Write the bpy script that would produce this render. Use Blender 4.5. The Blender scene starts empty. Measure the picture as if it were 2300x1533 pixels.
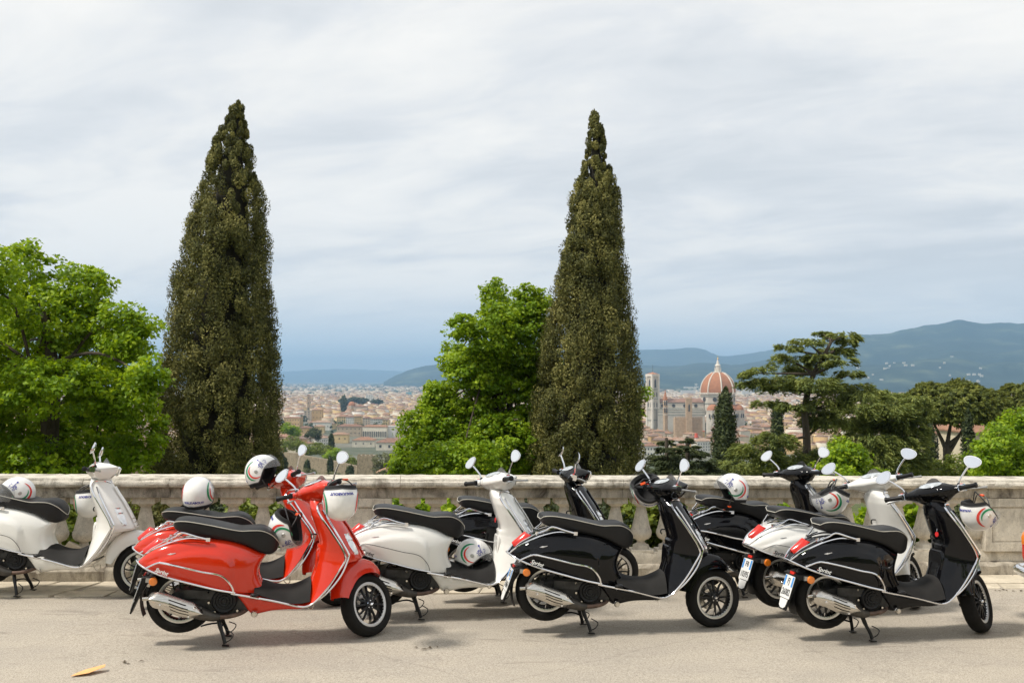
import bpy, math, random
import numpy as np
from mathutils import Vector, Matrix
random.seed(7); RNG = np.random.default_rng(7)
SC = bpy.context.scene
COL = SC.collection
R = math.radians

# ------------------------------------------------------------------ camera, sky, sun, exposure
EYE = 1.92; PITCH = R(2.14); FPX = 2236.0; SLOPE = 0.0115
cam_d = bpy.data.cameras.new('camera'); cam = bpy.data.objects.new('camera', cam_d); COL.objects.link(cam)
cam_d.lens = 35.0; cam_d.sensor_width = 36.0; cam_d.clip_start = 0.05; cam_d.clip_end = 60000
cam.location = (0, 0, EYE); cam.rotation_euler = (R(90) + PITCH, 0, 0)
cam_d.dof.use_dof = True; cam_d.dof.focus_distance = 8.2; cam_d.dof.aperture_fstop = 6.3
SC.camera = cam
SC.view_settings.view_transform = 'Standard'; SC.view_settings.look = 'None'
SC.view_settings.gamma = 1.0; SC.view_settings.use_curve_mapping = False
SC.view_settings.exposure = 0.38
SC.cycles.max_bounces = 8; SC.cycles.transparent_max_bounces = 12
SC.cycles.sample_clamp_indirect = 4.0

SUN_DIR = Vector((-0.54, -0.20, 0.82)).normalized()      # towards the sun
sun_el = math.asin(SUN_DIR.z); sun_az = math.atan2(SUN_DIR.x, SUN_DIR.y)
world = bpy.data.worlds.new('World'); SC.world = world; world.use_nodes = True
nt = world.node_tree; N = nt.nodes; Lk = nt.links; N.clear()
w_out = N.new('ShaderNodeOutputWorld'); bg = N.new('ShaderNodeBackground'); bg.inputs[1].default_value = 0.1
sky = N.new('ShaderNodeTexSky'); sky.sky_type = 'NISHITA'; sky.sun_disc = False
sky.sun_elevation = sun_el; sky.sun_rotation = sun_az; sky.altitude = 100; sky.air_density = 1.0; sky.dust_density = 2.0
tc = N.new('ShaderNodeTexCoord'); sep = N.new('ShaderNodeSeparateXYZ'); Lk.new(tc.outputs['Generated'], sep.inputs[0])
def wm(op, a, b=None, c=None):
    n = N.new('ShaderNodeMath'); n.operation = op
    for i, v in enumerate((a, b, c)):
        if v is None: continue
        if isinstance(v, (int, float)): n.inputs[i].default_value = v
        else: Lk.new(v, n.inputs[i])
    return n.outputs[0]
def wramp(f, stops):
    n = N.new('ShaderNodeValToRGB'); Lk.new(f, n.inputs[0]); e = n.color_ramp.elements
    while len(e) < len(stops): e.new(0.5)
    for k, (p, c) in enumerate(stops):
        e[k].position = p; e[k].color = (c[0], c[1], c[2], 1) if isinstance(c, tuple) else (c, c, c, 1)
    return n.outputs[0]
def wmix(f, a, b):
    n = N.new('ShaderNodeMix'); n.data_type = 'RGBA'
    if isinstance(f, float): n.inputs[0].default_value = f
    else: Lk.new(f, n.inputs[0])
    for i, v in ((6, a), (7, b)):
        if isinstance(v, tuple): n.inputs[i].default_value = (*v, 1)
        else: Lk.new(v, n.inputs[i])
    return n.outputs[2]
den = wm('ADD', wm('MAXIMUM', sep.outputs[2], 0.0), 0.16)      # flat cloud layer seen in perspective
cx_ = wm('DIVIDE', sep.outputs[0], den); cy_ = wm('DIVIDE', sep.outputs[1], den)
comb = N.new('ShaderNodeCombineXYZ'); Lk.new(wm('ADD', wm('MULTIPLY', cx_, 0.8), wm('MULTIPLY', cy_, 0.5)), comb.inputs[0]); Lk.new(wm('MULTIPLY', cy_, 1.0), comb.inputs[1])
def wnoise(scale, det, rough, dist, off=0.0):
    mp = N.new('ShaderNodeMapping'); Lk.new(comb.outputs[0], mp.inputs[0]); mp.inputs['Location'].default_value = (off, off * .7, off * .3)
    n = N.new('ShaderNodeTexNoise'); n.inputs['Scale'].default_value = scale; n.inputs['Detail'].default_value = det
    n.inputs['Roughness'].default_value = rough; n.inputs['Distortion'].default_value = dist; Lk.new(mp.outputs[0], n.inputs[0]); return n.outputs[0]
n1 = wnoise(.95, 6, .52, .5, 3.1); n2 = wnoise(2.6, 8, .58, .5, 8.4); n3 = wnoise(.55, 3, .5, .2, 1.7)
lum = wm('ADD', wm('ADD', wm('MULTIPLY', n1, .42), wm('MULTIPLY', n2, .30)), wm('MULTIPLY', n3, .28))
cloud = wramp(lum, [(0.42, (5.8, 6.0, 6.2)), (0.47, (6.6, 6.7, 6.8)), (0.51, (7.4, 7.35, 7.2)), (0.555, (8.0, 7.85, 7.55))])
cover = wramp(wm('ADD', lum, wm('MULTIPLY', sep.outputs[2], 1.1)), [(0.40, 0.93), (0.60, 1.0)])
tinted = wmix(0.55, sky.outputs[0], (4.2, 5.6, 7.2))
upper = wmix(cover, tinted, cloud)
low = wramp(sep.outputs[2], [(0.0, (8.2, 8.3, 8.3)), (0.03, (7.0, 7.6, 8.0)), (0.065, (7.2, 7.5, 7.7)), (0.12, (7.6, 7.65, 7.6))])
lowf = wramp(wm('ADD', sep.outputs[2], wm('MULTIPLY', wm('SUBTRACT', n1, .5), .12)), [(0.015, 1.0), (0.10, 0.0)])
northern = wramp(sep.outputs[1], [(0.0, .35), (.9, 1.0)])      # the overcast breaks up towards the far hills
Lk.new(wmix(wm('MULTIPLY', lowf, northern), upper, low), bg.inputs[0]); Lk.new(bg.outputs[0], w_out.inputs[0])

sun_d = bpy.data.lights.new('sun', 'SUN'); sun = bpy.data.objects.new('sun', sun_d); COL.objects.link(sun)
sun_d.energy = 3.2; sun_d.angle = R(7); sun_d.color = (1.0, 0.94, 0.85)
sun.rotation_euler = SUN_DIR.to_track_quat('Z', 'Y').to_euler(); sun.location = (0, 0, 40)

# ------------------------------------------------------------------ pixel helpers (2300 px frame -> world)
def ray(px, py):
    x = (px - 1150) / FPX; z = -(py - 766.5) / FPX; c, s = math.cos(PITCH), math.sin(PITCH)
    return np.array([x, c - s * z, s + c * z])
def at(px, py, y):
    d = ray(px, py); t = y / d[1]; return np.array([d[0] * t, y, EYE + d[2] * t])
def gz(x): return -SLOPE * x

# ------------------------------------------------------------------ materials
def nodes_mat(name):
    m = bpy.data.materials.new(name); m.use_nodes = True; t = m.node_tree
    return m, t, t.nodes.get('Principled BSDF')
def _in(t, sock, v):
    if isinstance(v, (int, float)): sock.default_value = v
    elif isinstance(v, (tuple, list)): sock.default_value = (*v, 1) if len(sock.default_value) == 4 and len(v) == 3 else v
    else: t.links.new(v, sock)
def tex(t, kind='noise', scale=5, det=4, rough=.55, coord='Object', stretch=None, dist=0.0):
    c = t.nodes.new('ShaderNodeTexCoord'); src = c.outputs[coord]
    if stretch:
        mp = t.nodes.new('ShaderNodeMapping'); mp.inputs['Scale'].default_value = stretch; t.links.new(src, mp.inputs[0]); src = mp.outputs[0]
    if kind == 'noise':
        n = t.nodes.new('ShaderNodeTexNoise'); n.inputs['Scale'].default_value = scale; n.inputs['Detail'].default_value = det; n.inputs['Roughness'].default_value = rough; n.inputs['Distortion'].default_value = dist
    elif kind == 'voronoi':
        n = t.nodes.new('ShaderNodeTexVoronoi'); n.inputs['Scale'].default_value = scale
    t.links.new(src, n.inputs['Vector']); return n.outputs[0]
def ramp(t, f, stops):
    n = t.nodes.new('ShaderNodeValToRGB'); t.links.new(f, n.inputs[0]); e = n.color_ramp.elements
    while len(e) < len(stops): e.new(.5)
    for k, (p, c) in enumerate(stops): e[k].position = p; e[k].color = (*c, 1) if isinstance(c, tuple) else (c, c, c, 1)
    return n.outputs[0]
def mixc(t, f, a, b, mode='MIX'):
    n = t.nodes.new('ShaderNodeMix'); n.data_type = 'RGBA'; n.blend_type = mode
    _in(t, n.inputs[0], f); _in(t, n.inputs[6], a); _in(t, n.inputs[7], b); return n.outputs[2]
def bump(t, bs, h, strength=.3, dist=.01):
    b = t.nodes.new('ShaderNodeBump'); b.inputs['Strength'].default_value = strength; b.inputs['Distance'].default_value = dist
    t.links.new(h, b.inputs['Height']); t.links.new(b.outputs[0], bs.inputs['Normal'])
def mat(name, col, rough=.5, metal=0., coat=0., var=.12, vs=6., bmp=0., bs_=60., bd=.002, emis=None, spec=None, trans=0., stretch=None):
    m, t, b = nodes_mat(name)
    if var:
        f = tex(t, scale=vs, det=5, stretch=stretch)
        c = ramp(t, f, [(.3, tuple(x * (1 - var) for x in col)), (.7, tuple(min(1, x * (1 + var)) for x in col))]); _in(t, b.inputs['Base Color'], c)
    else: _in(t, b.inputs['Base Color'], col)
    b.inputs['Roughness'].default_value = rough; b.inputs['Metallic'].default_value = metal
    b.inputs['Coat Weight'].default_value = coat; b.inputs['Coat Roughness'].default_value = .03
    if spec is not None: b.inputs['Specular IOR Level'].default_value = spec
    if trans: b.inputs['Transmission Weight'].default_value = trans
    if bmp: bump(t, b, tex(t, scale=bs_, det=3), bmp, bd)
    return m
def obj_noise_paint(name, col, dust=.10, coat=.9, spec=.25):
    m, t, b = nodes_mat(name)
    f = tex(t, scale=9, det=6, rough=.65); c = mixc(t, ramp(t, f, [(.5, 0.0), (.8, dust)]), col, (.42, .38, .32)); _in(t, b.inputs['Base Color'], c)
    rr = ramp(t, f, [(.4, .12), (.8, .30)]); _in(t, b.inputs['Roughness'], rr)
    b.inputs['Coat Weight'].default_value = coat; b.inputs['Coat Roughness'].default_value = .03; b.inputs['Specular IOR Level'].default_value = spec
    h = tex(t, scale=2.2, det=2); bump(t, b, h, .05, .01); return m
M = {}
M['red'] = obj_noise_paint('red_paint', (.62, .028, .006), .02)
M['white'] = obj_noise_paint('white_paint', (.82, .81, .77), .03)
M['black'] = obj_noise_paint('black_paint', (.004, .004, .005), .006, .62, .0)
M['teal'] = obj_noise_paint('teal_paint', (.012, .10, .11), .05)
M['chrome'] = mat('chrome', (.80, .80, .82), .09, 1.0, var=.06, vs=20)
M['steel'] = mat('brushed_steel', (.62, .59, .54), .24, 1.0, var=.15, vs=14, stretch=(1, 8, 8))
M['alu'] = mat('grey_alloy', (.48, .48, .47), .38, .9, var=.12)
M['rim_lip'] = mat('machined_rim', (.72, .71, .69), .3, .75, var=.08)
M['vinyl'] = mat('seat_vinyl', (.013, .013, .014), .45, var=.25, vs=5, bmp=.25, bs_=350, bd=.0006, spec=.28)
M['piping'] = mat('seat_piping', (.50, .48, .42), .6, var=.1)
M['rubber'] = mat('mat_rubber', (.017, .016, .015), .75, spec=.25, var=.5, vs=4, bmp=.2, bs_=120, bd=.001)
M['tyre'] = mat('tyre_rubber', (.014, .013, .012), .8, spec=.2, var=.45, vs=7, bmp=.3, bs_=90, bd=.002)
M['plastic'] = mat('black_plastic', (.009, .009, .010), .45, spec=.3, var=.3, vs=8)
M['satin'] = mat('satin_black_metal', (.012, .012, .013), .35, .3, var=.3, vs=9)
M['engine'] = mat('engine_casting', (.035, .034, .033), .55, .4, var=.5, vs=18, bmp=.3, bs_=60)
M['pipe'] = mat('rusty_exhaust', (.13, .085, .065), .6, .5, var=.5, vs=16, bmp=.3, bs_=60)
M['can'] = mat('muffler_can', (.075, .068, .060), .5, .6, var=.4, vs=12)
M['amber'] = mat('amber_lens', (.85, .22, .015), .2, coat=1, var=.12, vs=60)
M['redlens'] = mat('red_lens', (.62, .022, .012), .22, coat=.35, var=.2, vs=50)
M['clearlens'] = mat('clear_lens', (.78, .79, .80), .1, .55, coat=1, var=.12, vs=40)
M['glass'] = mat('meter_glass', (.42, .45, .47), .06, .1, coat=1, var=.35, vs=30)
M['mirror'] = mat('mirror_glass', (.88, .90, .93), .02, 1.0, var=0)
M['plate_white'] = mat('plate_white', (.78, .78, .76), .4, var=.05)
M['plate_blue'] = mat('plate_blue', (.05, .28, .70), .4, var=.08)
M['ink'] = mat('black_ink', (.012, .012, .014), .5, var=0)
M['ink_blue'] = mat('blue_ink', (.025, .035, .30), .5, var=.1)
M['ink_white'] = mat('pale_lettering', (.80, .80, .80), .3, .3, var=.05)
M['ink_red'] = mat('red_lettering', (.60, .02, .02), .4, var=.05)
M['helmet'] = mat('helmet_shell', (.80, .79, .77), .28, coat=.8, var=.07, vs=14)
M['h_red'] = mat('helmet_red', (.70, .035, .02), .3, coat=.6, var=.1)
M['h_green'] = mat('helmet_green', (.0, .25, .10), .3, coat=.6, var=.1)
M['lining'] = mat('helmet_lining', (.012, .012, .013), .85, var=.3, bmp=.3, bs_=120)
M['trim'] = mat('helmet_trim', (.035, .035, .037), .45, var=.2)
M['orange'] = mat('orange_clip', (.85, .10, .015), .4, var=.1)
def thin_glass(name, tint, amt):
    m = bpy.data.materials.new(name); m.use_nodes = True; t = m.node_tree; t.nodes.clear()
    o = t.nodes.new('ShaderNodeOutputMaterial'); mx = t.nodes.new('ShaderNodeMixShader'); tr = t.nodes.new('ShaderNodeBsdfTransparent'); g = t.nodes.new('ShaderNodeBsdfPrincipled')
    tr.inputs[0].default_value = (*tint, 1); g.inputs['Roughness'].default_value = .05; g.inputs['Base Color'].default_value = (.5, .5, .5, 1); g.inputs['Specular IOR Level'].default_value = .8
    f = tex(t, scale=8); _in(t, mx.inputs[0], ramp(t, f, [(.3, amt * .8), (.7, amt * 1.2)])); m.use_backface_culling = False
    t.links.new(tr.outputs[0], mx.inputs[1]); t.links.new(g.outputs[0], mx.inputs[2]); t.links.new(mx.outputs[0], o.inputs[0]); return m
M['visor'] = thin_glass('clear_visor', (.93, .94, .95), .22)
M['smoke'] = thin_glass('smoked_screen', (.25, .25, .27), .35)

# ------------------------------------------------------------------ mesh building
def cr(pts, n):
    """Catmull-Rom resample of a polyline to n points."""
    P = np.array(pts, float); k = len(P)
    if k == 2: t = np.linspace(0, 1, n)[:, None]; return P[0] * (1 - t) + P[1] * t
    E = np.vstack([2 * P[0] - P[1], P, 2 * P[-1] - P[-2]]); out = []
    for u in np.linspace(0, k - 1, n):
        i = min(int(u), k - 2); f = u - i; a, b, c, d = E[i], E[i + 1], E[i + 2], E[i + 3]
        out.append(.5 * ((2 * b) + (c - a) * f + (2 * a - 5 * b + 4 * c - d) * f * f + (3 * b - a - 3 * c + d) * f ** 3))
    return np.array(out)
class MB:
    def __init__(s): s.v = []; s.f = []; s.m = []; s.n = 0
    def add(s, V, F, mi=0):
        V = np.asarray(V, float).reshape(-1, 3); s.v.append(V)
        for f in F: s.f.append(tuple(int(i) + s.n for i in f)); s.m.append(mi)
        s.n += len(V); return s
    def grid(s, P, cu=False, cv=False, mi=0, flip=False):
        P = np.asarray(P, float); a, b = P.shape[:2]; F = []
        for i in range(a if cu else a - 1):
            for j in range(b if cv else b - 1):
                q = (i * b + j, ((i + 1) % a) * b + j, ((i + 1) % a) * b + (j + 1) % b, i * b + (j + 1) % b)
                F.append(q[::-1] if flip else q)
        return s.add(P.reshape(-1, 3), F, mi)
    def tube(s, pts, r, n=8, mi=0, closed=False, caps=True):
        P = np.array(pts, float); k = len(P); rr = np.full(k, r, float) if np.isscalar(r) else np.array(r, float)
        T = (np.roll(P, -1, 0) - np.roll(P, 1, 0)) if closed else np.gradient(P, axis=0)
        T /= (np.linalg.norm(T, axis=1)[:, None] + 1e-12); up = np.array([0, 0, 1.]) if abs(T[0][2]) < .9 else np.array([1., 0, 0]); G = []
        for i in range(k):
            x = np.cross(up, T[i]); x /= np.linalg.norm(x) + 1e-12; y = np.cross(T[i], x); up = y
            a = np.linspace(0, 2 * math.pi, n, endpoint=False)
            G.append(P[i] + rr[i] * (np.cos(a)[:, None] * x + np.sin(a)[:, None] * y))
        b0 = s.n; s.grid(np.array(G), cu=closed, cv=True, mi=mi)
        if caps and not closed:
            s.f.append(tuple(b0 + i for i in range(n))[::-1]); s.m.append(mi); s.f.append(tuple(b0 + (k - 1) * n + i for i in range(n))); s.m.append(mi)
        return s
    def box(s, c, d, mi=0, rot=None, taper=1.0):
        x, y, z = np.array(d) / 2; V = np.array([(-x, -y, -z), (x, -y, -z), (x, y, -z), (-x, y, -z), (-x * taper, -y * taper, z), (x * taper, -y * taper, z), (x * taper, y * taper, z), (-x * taper, y * taper, z)], float)
        if rot is not None: V = V @ np.array(rot).T
        return s.add(V + np.array(c), [(0, 3, 2, 1), (4, 5, 6, 7), (0, 1, 5, 4), (1, 2, 6, 5), (2, 3, 7, 6), (3, 0, 4, 7)], mi)
    def lathe(s, prof, n=24, axis='z', c=(0, 0, 0), mi=0, a0=0, a1=2 * math.pi, zig=None):
        full = abs(a1 - a0 - 2 * math.pi) < 1e-6; A = np.linspace(a0, a1, n, endpoint=not full); G = []
        for k, a in enumerate(A):
            row = []
            for j, (r, h) in enumerate(prof):
                if zig: r = r - zig(k, j)
                ca, sa = r * math.cos(a), r * math.sin(a)
                row.append({'z': (ca, sa, h), 'y': (ca, h, sa), 'x': (h, ca, sa)}[axis])
            G.append(row)
        return s.grid(np.array(G) + np.array(c), cu=full, mi=mi, flip=(axis == 'y'))
    def prism(s, out, h0, h1, plane='xz', mi=0, inset=0.0):
        """extrude a closed 2-D outline; plane 'xz' extrudes along y, 'xy' along z, 'yz' along x; inset chamfers the h1 side"""
        O = np.array(out, float); k = len(O); c = O.mean(0); lay = [(O, h0)]
        if inset: lay += [(O, h1 + (h0 - h1) * min(1, abs(inset / (h1 - h0)))), (c + (O - c) * (1 - inset / (np.abs(O - c).max())), h1)]
        else: lay += [(O, h1)]
        V = []
        for o, h in lay:
            for a, b in o: V.append({'xz': (a, h, b), 'xy': (a, b, h), 'yz': (h, a, b)}[plane])
        F = [tuple(range(k))[::-1], tuple((len(lay) - 1) * k + i for i in range(k))]
        for l in range(len(lay) - 1):
            for i in range(k): j = (i + 1) % k; F.append((l * k + i, l * k + j, (l + 1) * k + j, (l + 1) * k + i))
        return s.add(V, F, mi)
    def ell(s, c, rad, nu=12, nv=16, mi=0, rot=None):
        G = []
        for i in range(nu + 1):
            e = -math.pi / 2 + math.pi * i / nu
            G.append([(math.cos(e) * math.cos(2 * math.pi * j / nv), math.cos(e) * math.sin(2 * math.pi * j / nv), math.sin(e)) for j in range(nv)])
        G = np.array(G) * np.array(rad)
        if rot is not None: G = G @ np.array(rot).T
        return s.grid(G + np.array(c), cv=True, mi=mi)
    def xf(s, Mx):
        Mx = np.array(Mx); s.v = [v @ Mx[:3, :3].T + Mx[:3, 3] for v in s.v]; return s
    def mirror_y(s):
        V = [v * np.array([1, -1, 1]) for v in s.v]; n = s.n; F = [tuple(i + n for i in f[::-1]) for f in s.f]
        s.v += V; s.f += F; s.m += s.m[:]; s.n *= 2; return s
    def mesh(s, name, mats, smooth=True, sharp=40):
        me = bpy.data.meshes.new(name); V = np.vstack(s.v)
        me.from_pydata(V.tolist(), [], s.f)
        for m in mats: me.materials.append(m)
        if len(mats) > 1: me.polygons.foreach_set('material_index', np.array(s.m, 'i'))
        me.polygons.foreach_set('use_smooth', np.full(len(s.f), smooth)); me.update()
        fix_normals(me)
        if smooth and sharp: me.set_sharp_from_angle(angle=R(sharp))
        return me
import bmesh
def fix_normals(me):
    bm = bmesh.new(); bm.from_mesh(me)
    bmesh.ops.remove_doubles(bm, verts=bm.verts, dist=1e-5); bmesh.ops.recalc_face_normals(bm, faces=bm.faces); bm.to_mesh(me); bm.free()
def ob(name, me, parent=None, label=None, cat=None, group=None, kind=None, loc=None, rot=None, mw=None):
    o = bpy.data.objects.new(name, me); COL.objects.link(o)
    if parent is not None: o.parent = parent
    if loc is not None: o.location = loc
    if rot is not None: o.rotation_euler = rot
    if mw is not None: o.matrix_local = mw
    for k, v in (('label', label), ('category', cat), ('group', group), ('kind', kind)):
        if v: o[k] = v
    return o
def empty(name, label, cat, group=None, loc=(0, 0, 0), rot=(0, 0, 0), mw=None):
    o = ob(name, None, None, label, cat, group, loc=loc, rot=rot, mw=mw); o.empty_display_size = .1; return o
def fast_mesh(name, V, F, mats, tint=None, mi=None, smooth=False):
    """quads/tris from numpy arrays, F shape (n,3|4); tint: per-face value kept as a colour attribute"""
    me = bpy.data.meshes.new(name); V = np.asarray(V, np.float32); F = np.asarray(F, np.int32); k = F.shape[1]
    me.vertices.add(len(V)); me.vertices.foreach_set('co', V.ravel()); me.loops.add(F.size); me.loops.foreach_set('vertex_index', F.ravel())
    me.polygons.add(len(F)); me.polygons.foreach_set('loop_start', np.arange(0, F.size, k, dtype=np.int32))
    for m in mats: me.materials.append(m)
    if mi is not None: me.polygons.foreach_set('material_index', np.asarray(mi, np.int32))
    me.update(calc_edges=True)
    if smooth: me.polygons.foreach_set('use_smooth', np.ones(len(F), bool))
    if tint is not None:
        a = me.color_attributes.new('tint', 'FLOAT_COLOR', 'CORNER'); c = np.ones((len(F), k, 4), np.float32)
        tint = np.asarray(tint, np.float32); tint = tint[:, None] if tint.ndim == 1 else tint
        c[:, :, :3] = tint[:, None, :] if tint.shape[1] == 3 else tint[:, :, None]; a.data.foreach_set('color', c.ravel())
    return me
_dg = None
def text_mesh(txt, size, mats, shear=0., bold=0., ext=.0004, split=None):
    cu = bpy.data.curves.new('t', 'FONT'); cu.body = txt; cu.size = size; cu.shear = shear; cu.offset = bold; cu.extrude = ext; cu.align_x = 'CENTER'; cu.align_y = 'CENTER'; cu.resolution_u = 2
    o = bpy.data.objects.new('t', cu); COL.objects.link(o); dg = bpy.context.evaluated_depsgraph_get(); dg.update()
    me = bpy.data.meshes.new_from_object(o.evaluated_get(dg)); bpy.data.objects.remove(o); bpy.data.curves.remove(cu)
    me.materials.clear()
    for m in mats: me.materials.append(m)
    if split is not None:
        for p in me.polygons: p.material_index = 1 if p.center[0] < split else 0
    return me
# ------------------------------------------------------------------ scooter (local frame: X forward, Y left, Z up, origin under the front axle)
WB = 1.337
PARTS = []          # (name, mesh, parent index or None, steered?, variant)
def part(name, me, par=None, steer=False, var=None, loc=None, mirror=False):
    PARTS.append(dict(name=name, me=me, par=par, steer=steer, var=var, loc=loc)); return len(PARTS) - 1
PT = M['red']       # placeholder paint in slot 0, replaced per scooter
def interp(tab, x, k): a = np.array(tab, float); return np.interp(x, a[:, 0], a[:, k])

def rear_body():
    st = [((-1.648, .490), (-1.642, .508), .060, 0), ((-1.585, .468), (-1.600, .560), .115, 0), ((-1.47, .436), (-1.535, .612), .165, 0), ((-1.32, .404), (-1.43, .660), .192, 0),
          ((-1.17, .372), (-1.25, .692), .203, 0), ((-1.05, .348), (-1.07, .690), .200, .0), ((-.94, .325), (-.93, .655), .184, .015), ((-.83, .325), (-.83, .610), .160, .045),
          ((-.765, .33), (-.785, .600), .130, .060), ((-.745, .33), (-.765, .595), .085, .062), ((-.735, .33), (-.757, .592), .0, .063)]
    Bp = cr([s[0] for s in st], 61); Tp = cr([s[1] for s in st], 61); W = np.clip(cr([(s[2], s[3]) for s in st], 61), 0, 1)
    arch = np.array([(-1.60, .50), (-1.501, .535), (-1.413, .573), (-1.297, .606), (-1.198, .618), (-1.099, .612), (-1.023, .578), (-.988, .521), (-.976, .444), (-.97, .33)])
    G = []
    for i in range(61):
        row = []
        for j in range(41):
            ph = j / 20.; sgn = -1
            if ph > 1: ph = 2 - ph; sgn = 1
            a = ph * math.pi / 2; h = math.sin(a) ** .78; y = W[i, 0] * math.cos(a) ** .5 if ph < 1 else 0
            y *= 1 - .10 * (1 - h) ** 2
            p = Bp[i] + (Tp[i] - Bp[i]) * h; x = p[0] - W[i, 1] * math.sin(math.pi * h); z = p[1]
            # raised side panel
            if x < -.97 and i > 4:
                zt = np.interp(x, arch[:, 0], arch[:, 1]); dd = (zt - z) / .022; ex = (-.972 - x) / .03; t = max(0, min(1, dd)) * max(0, min(1, ex)); y += .017 * t * t * (3 - 2 * t) * min(1, (i - 4) / 8)
            row.append((x, sgn * y, z))
        G.append(row)
    return MB().grid(np.array(G))
part('rear_body', rear_body().mesh('rear_body', [PT], sharp=50))

def shield():
    t = [(.985, -.42, .085, -.35, -.49), (.955, -.43, .115, -.325, -.49), (.93, -.43, .140, -.305, -.485), (.88, -.40, .168, -.27, -.470), (.80, -.335, .188, -.205, -.437), (.70, -.262, .197, -.138, -.397),
         (.63, -.218, .202, -.093, -.386), (.592, -.210, .203, -.070, -.387), (.572, -.211, .203, -.085, -.388), (.555, -.215, .203, -.155, -.390), (.50, -.248, .203, -.225, -.400), (.42, -.297, .20, -.285, -.420),
         (.34, -.350, .195, -.338, -.445), (.27, -.415, .19, -.408, -.480), (.235, -.468, .18, -.462, -.515)]
    A = np.array(t); zz = []
    for i in range(len(A) - 1):
        m = 5 if abs(A[i, 0] - A[i + 1, 0]) > .03 else 3
        zz += list(np.linspace(0, 1, m, endpoint=False) + i)
    zz.append(len(A) - 1); zz = np.array(zz); I = np.arange(len(A)); c = [np.interp(zz, I, A[:, k]) for k in range(5)]
    fr = []; bk = []
    for q in range(len(zz)):
        rf = []; rb = []
        for u in np.linspace(-1, 1, 33):
            f = 1 - abs(u) ** 2.1; rid = .012 * math.exp(-(u / .16) ** 2) * (1 if .6 < c[0][q] < .95 else 0)
            rf.append((c[1][q] + (c[3][q] - c[1][q]) * f + rid, u * c[2][q], c[0][q])); b = 1 - abs(u) ** 3.2; gl = .018 * math.exp(-((abs(u) - .0) / .5) ** 4)
            rb.append((c[1][q] - .004 + (c[4][q] - c[1][q]) * b - (gl if c[0][q] < .66 else 0), u * c[2][q], c[0][q]))
        fr.append(rf); bk.append(rb)
    fr = np.array(fr); bk = np.array(bk); return fr, bk
_f, _b = shield()
i_sh = part('leg_shield', MB().grid(_f).mesh('leg_shield', [PT]))
i_in = part('inner_panel', MB().grid(_b).mesh('inner_panel', [PT]))
# glove box door, ignition and bag hook on the inner panel
g = MB().prism([(-.075, .45), (.075, .45), (.085, .48), (.085, .59), (.07, .62), (-.07, .62), (-.085, .59), (-.085, .48)], -.395, -.417, 'yz', inset=.008)
part('glove_box', g.mesh('glove_box', [PT], sharp=30))
m = MB().lathe([(0, -.012), (.014, -.012), (.016, 0), (.022, .004), (.022, .03)], 14, 'x', (-.415, -.03, .79)); part('ignition', m.mesh('ignition', [M['chrome']]))
m = MB().tube(cr([(-.42, 0, .735), (-.455, 0, .735), (-.462, 0, .715), (-.452, 0, .70)], 8), .0055, 6); part('bag_hook', m.mesh('bag_hook', [M['satin']]))
m = MB().tube([(-.432, -.032, .785), (-.438, -.04, .762)], .002, 5).lathe([(0, -.003), (.019, -.003), (.019, .003), (0, .003)], 16, 'x', (-.441, -.045, .742), mi=1)
part('key_tag', m.mesh('key_tag', [M['chrome'], M['ink_red']]), var='tag')
# horn cover tie and slots
m = MB().grid(np.array([[(np.interp(z, [.60, .70, .80, .88, .93], [-.062, -.119, -.186, -.252, -.288]) + (.004 if abs(u) < .9 else -.006), u * .030 * (1.1 - .5 * (z - .6)), z) for u in np.linspace(-1, 1, 7)] for z in np.linspace(.60, .93, 14)]))
i_h = part('horn_cover', m.mesh('horn_cover', [PT]))
for k in range(3): part('horn_slot', MB().box((-.062 - .020 * k, 0, .615 + .028 * k), (.012, .06, .006), 0).mesh('horn_slot', [M['chrome']], smooth=False), i_h)
for s in (-1, 1):      # front turn signals, set in the shield
    def fx(y, z):
        q = np.argmin(abs(_f[:, 16, 2] - z)); r = _f[q]; return np.interp(y, r[:, 1], r[:, 0]) + .004
    G = []
    for i, tt in enumerate(np.linspace(0, 1, 12)):
        z = .765 - .145 * tt; w0 = .010 + .018 * math.sin(math.pi * min(1, tt * .75 + .18)); yc = .100 + .018 * tt
        G.append([(fx(s * (yc + w0 * u), z) + (.004 if abs(u) < .9 else -.004), s * (yc + w0 * u), z) for u in (-1, -.85, -.3, .3, .85, 1)])
    part('turn_signal', MB().grid(np.array(G)).mesh('turn_signal', [M['clearlens']]))

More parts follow.
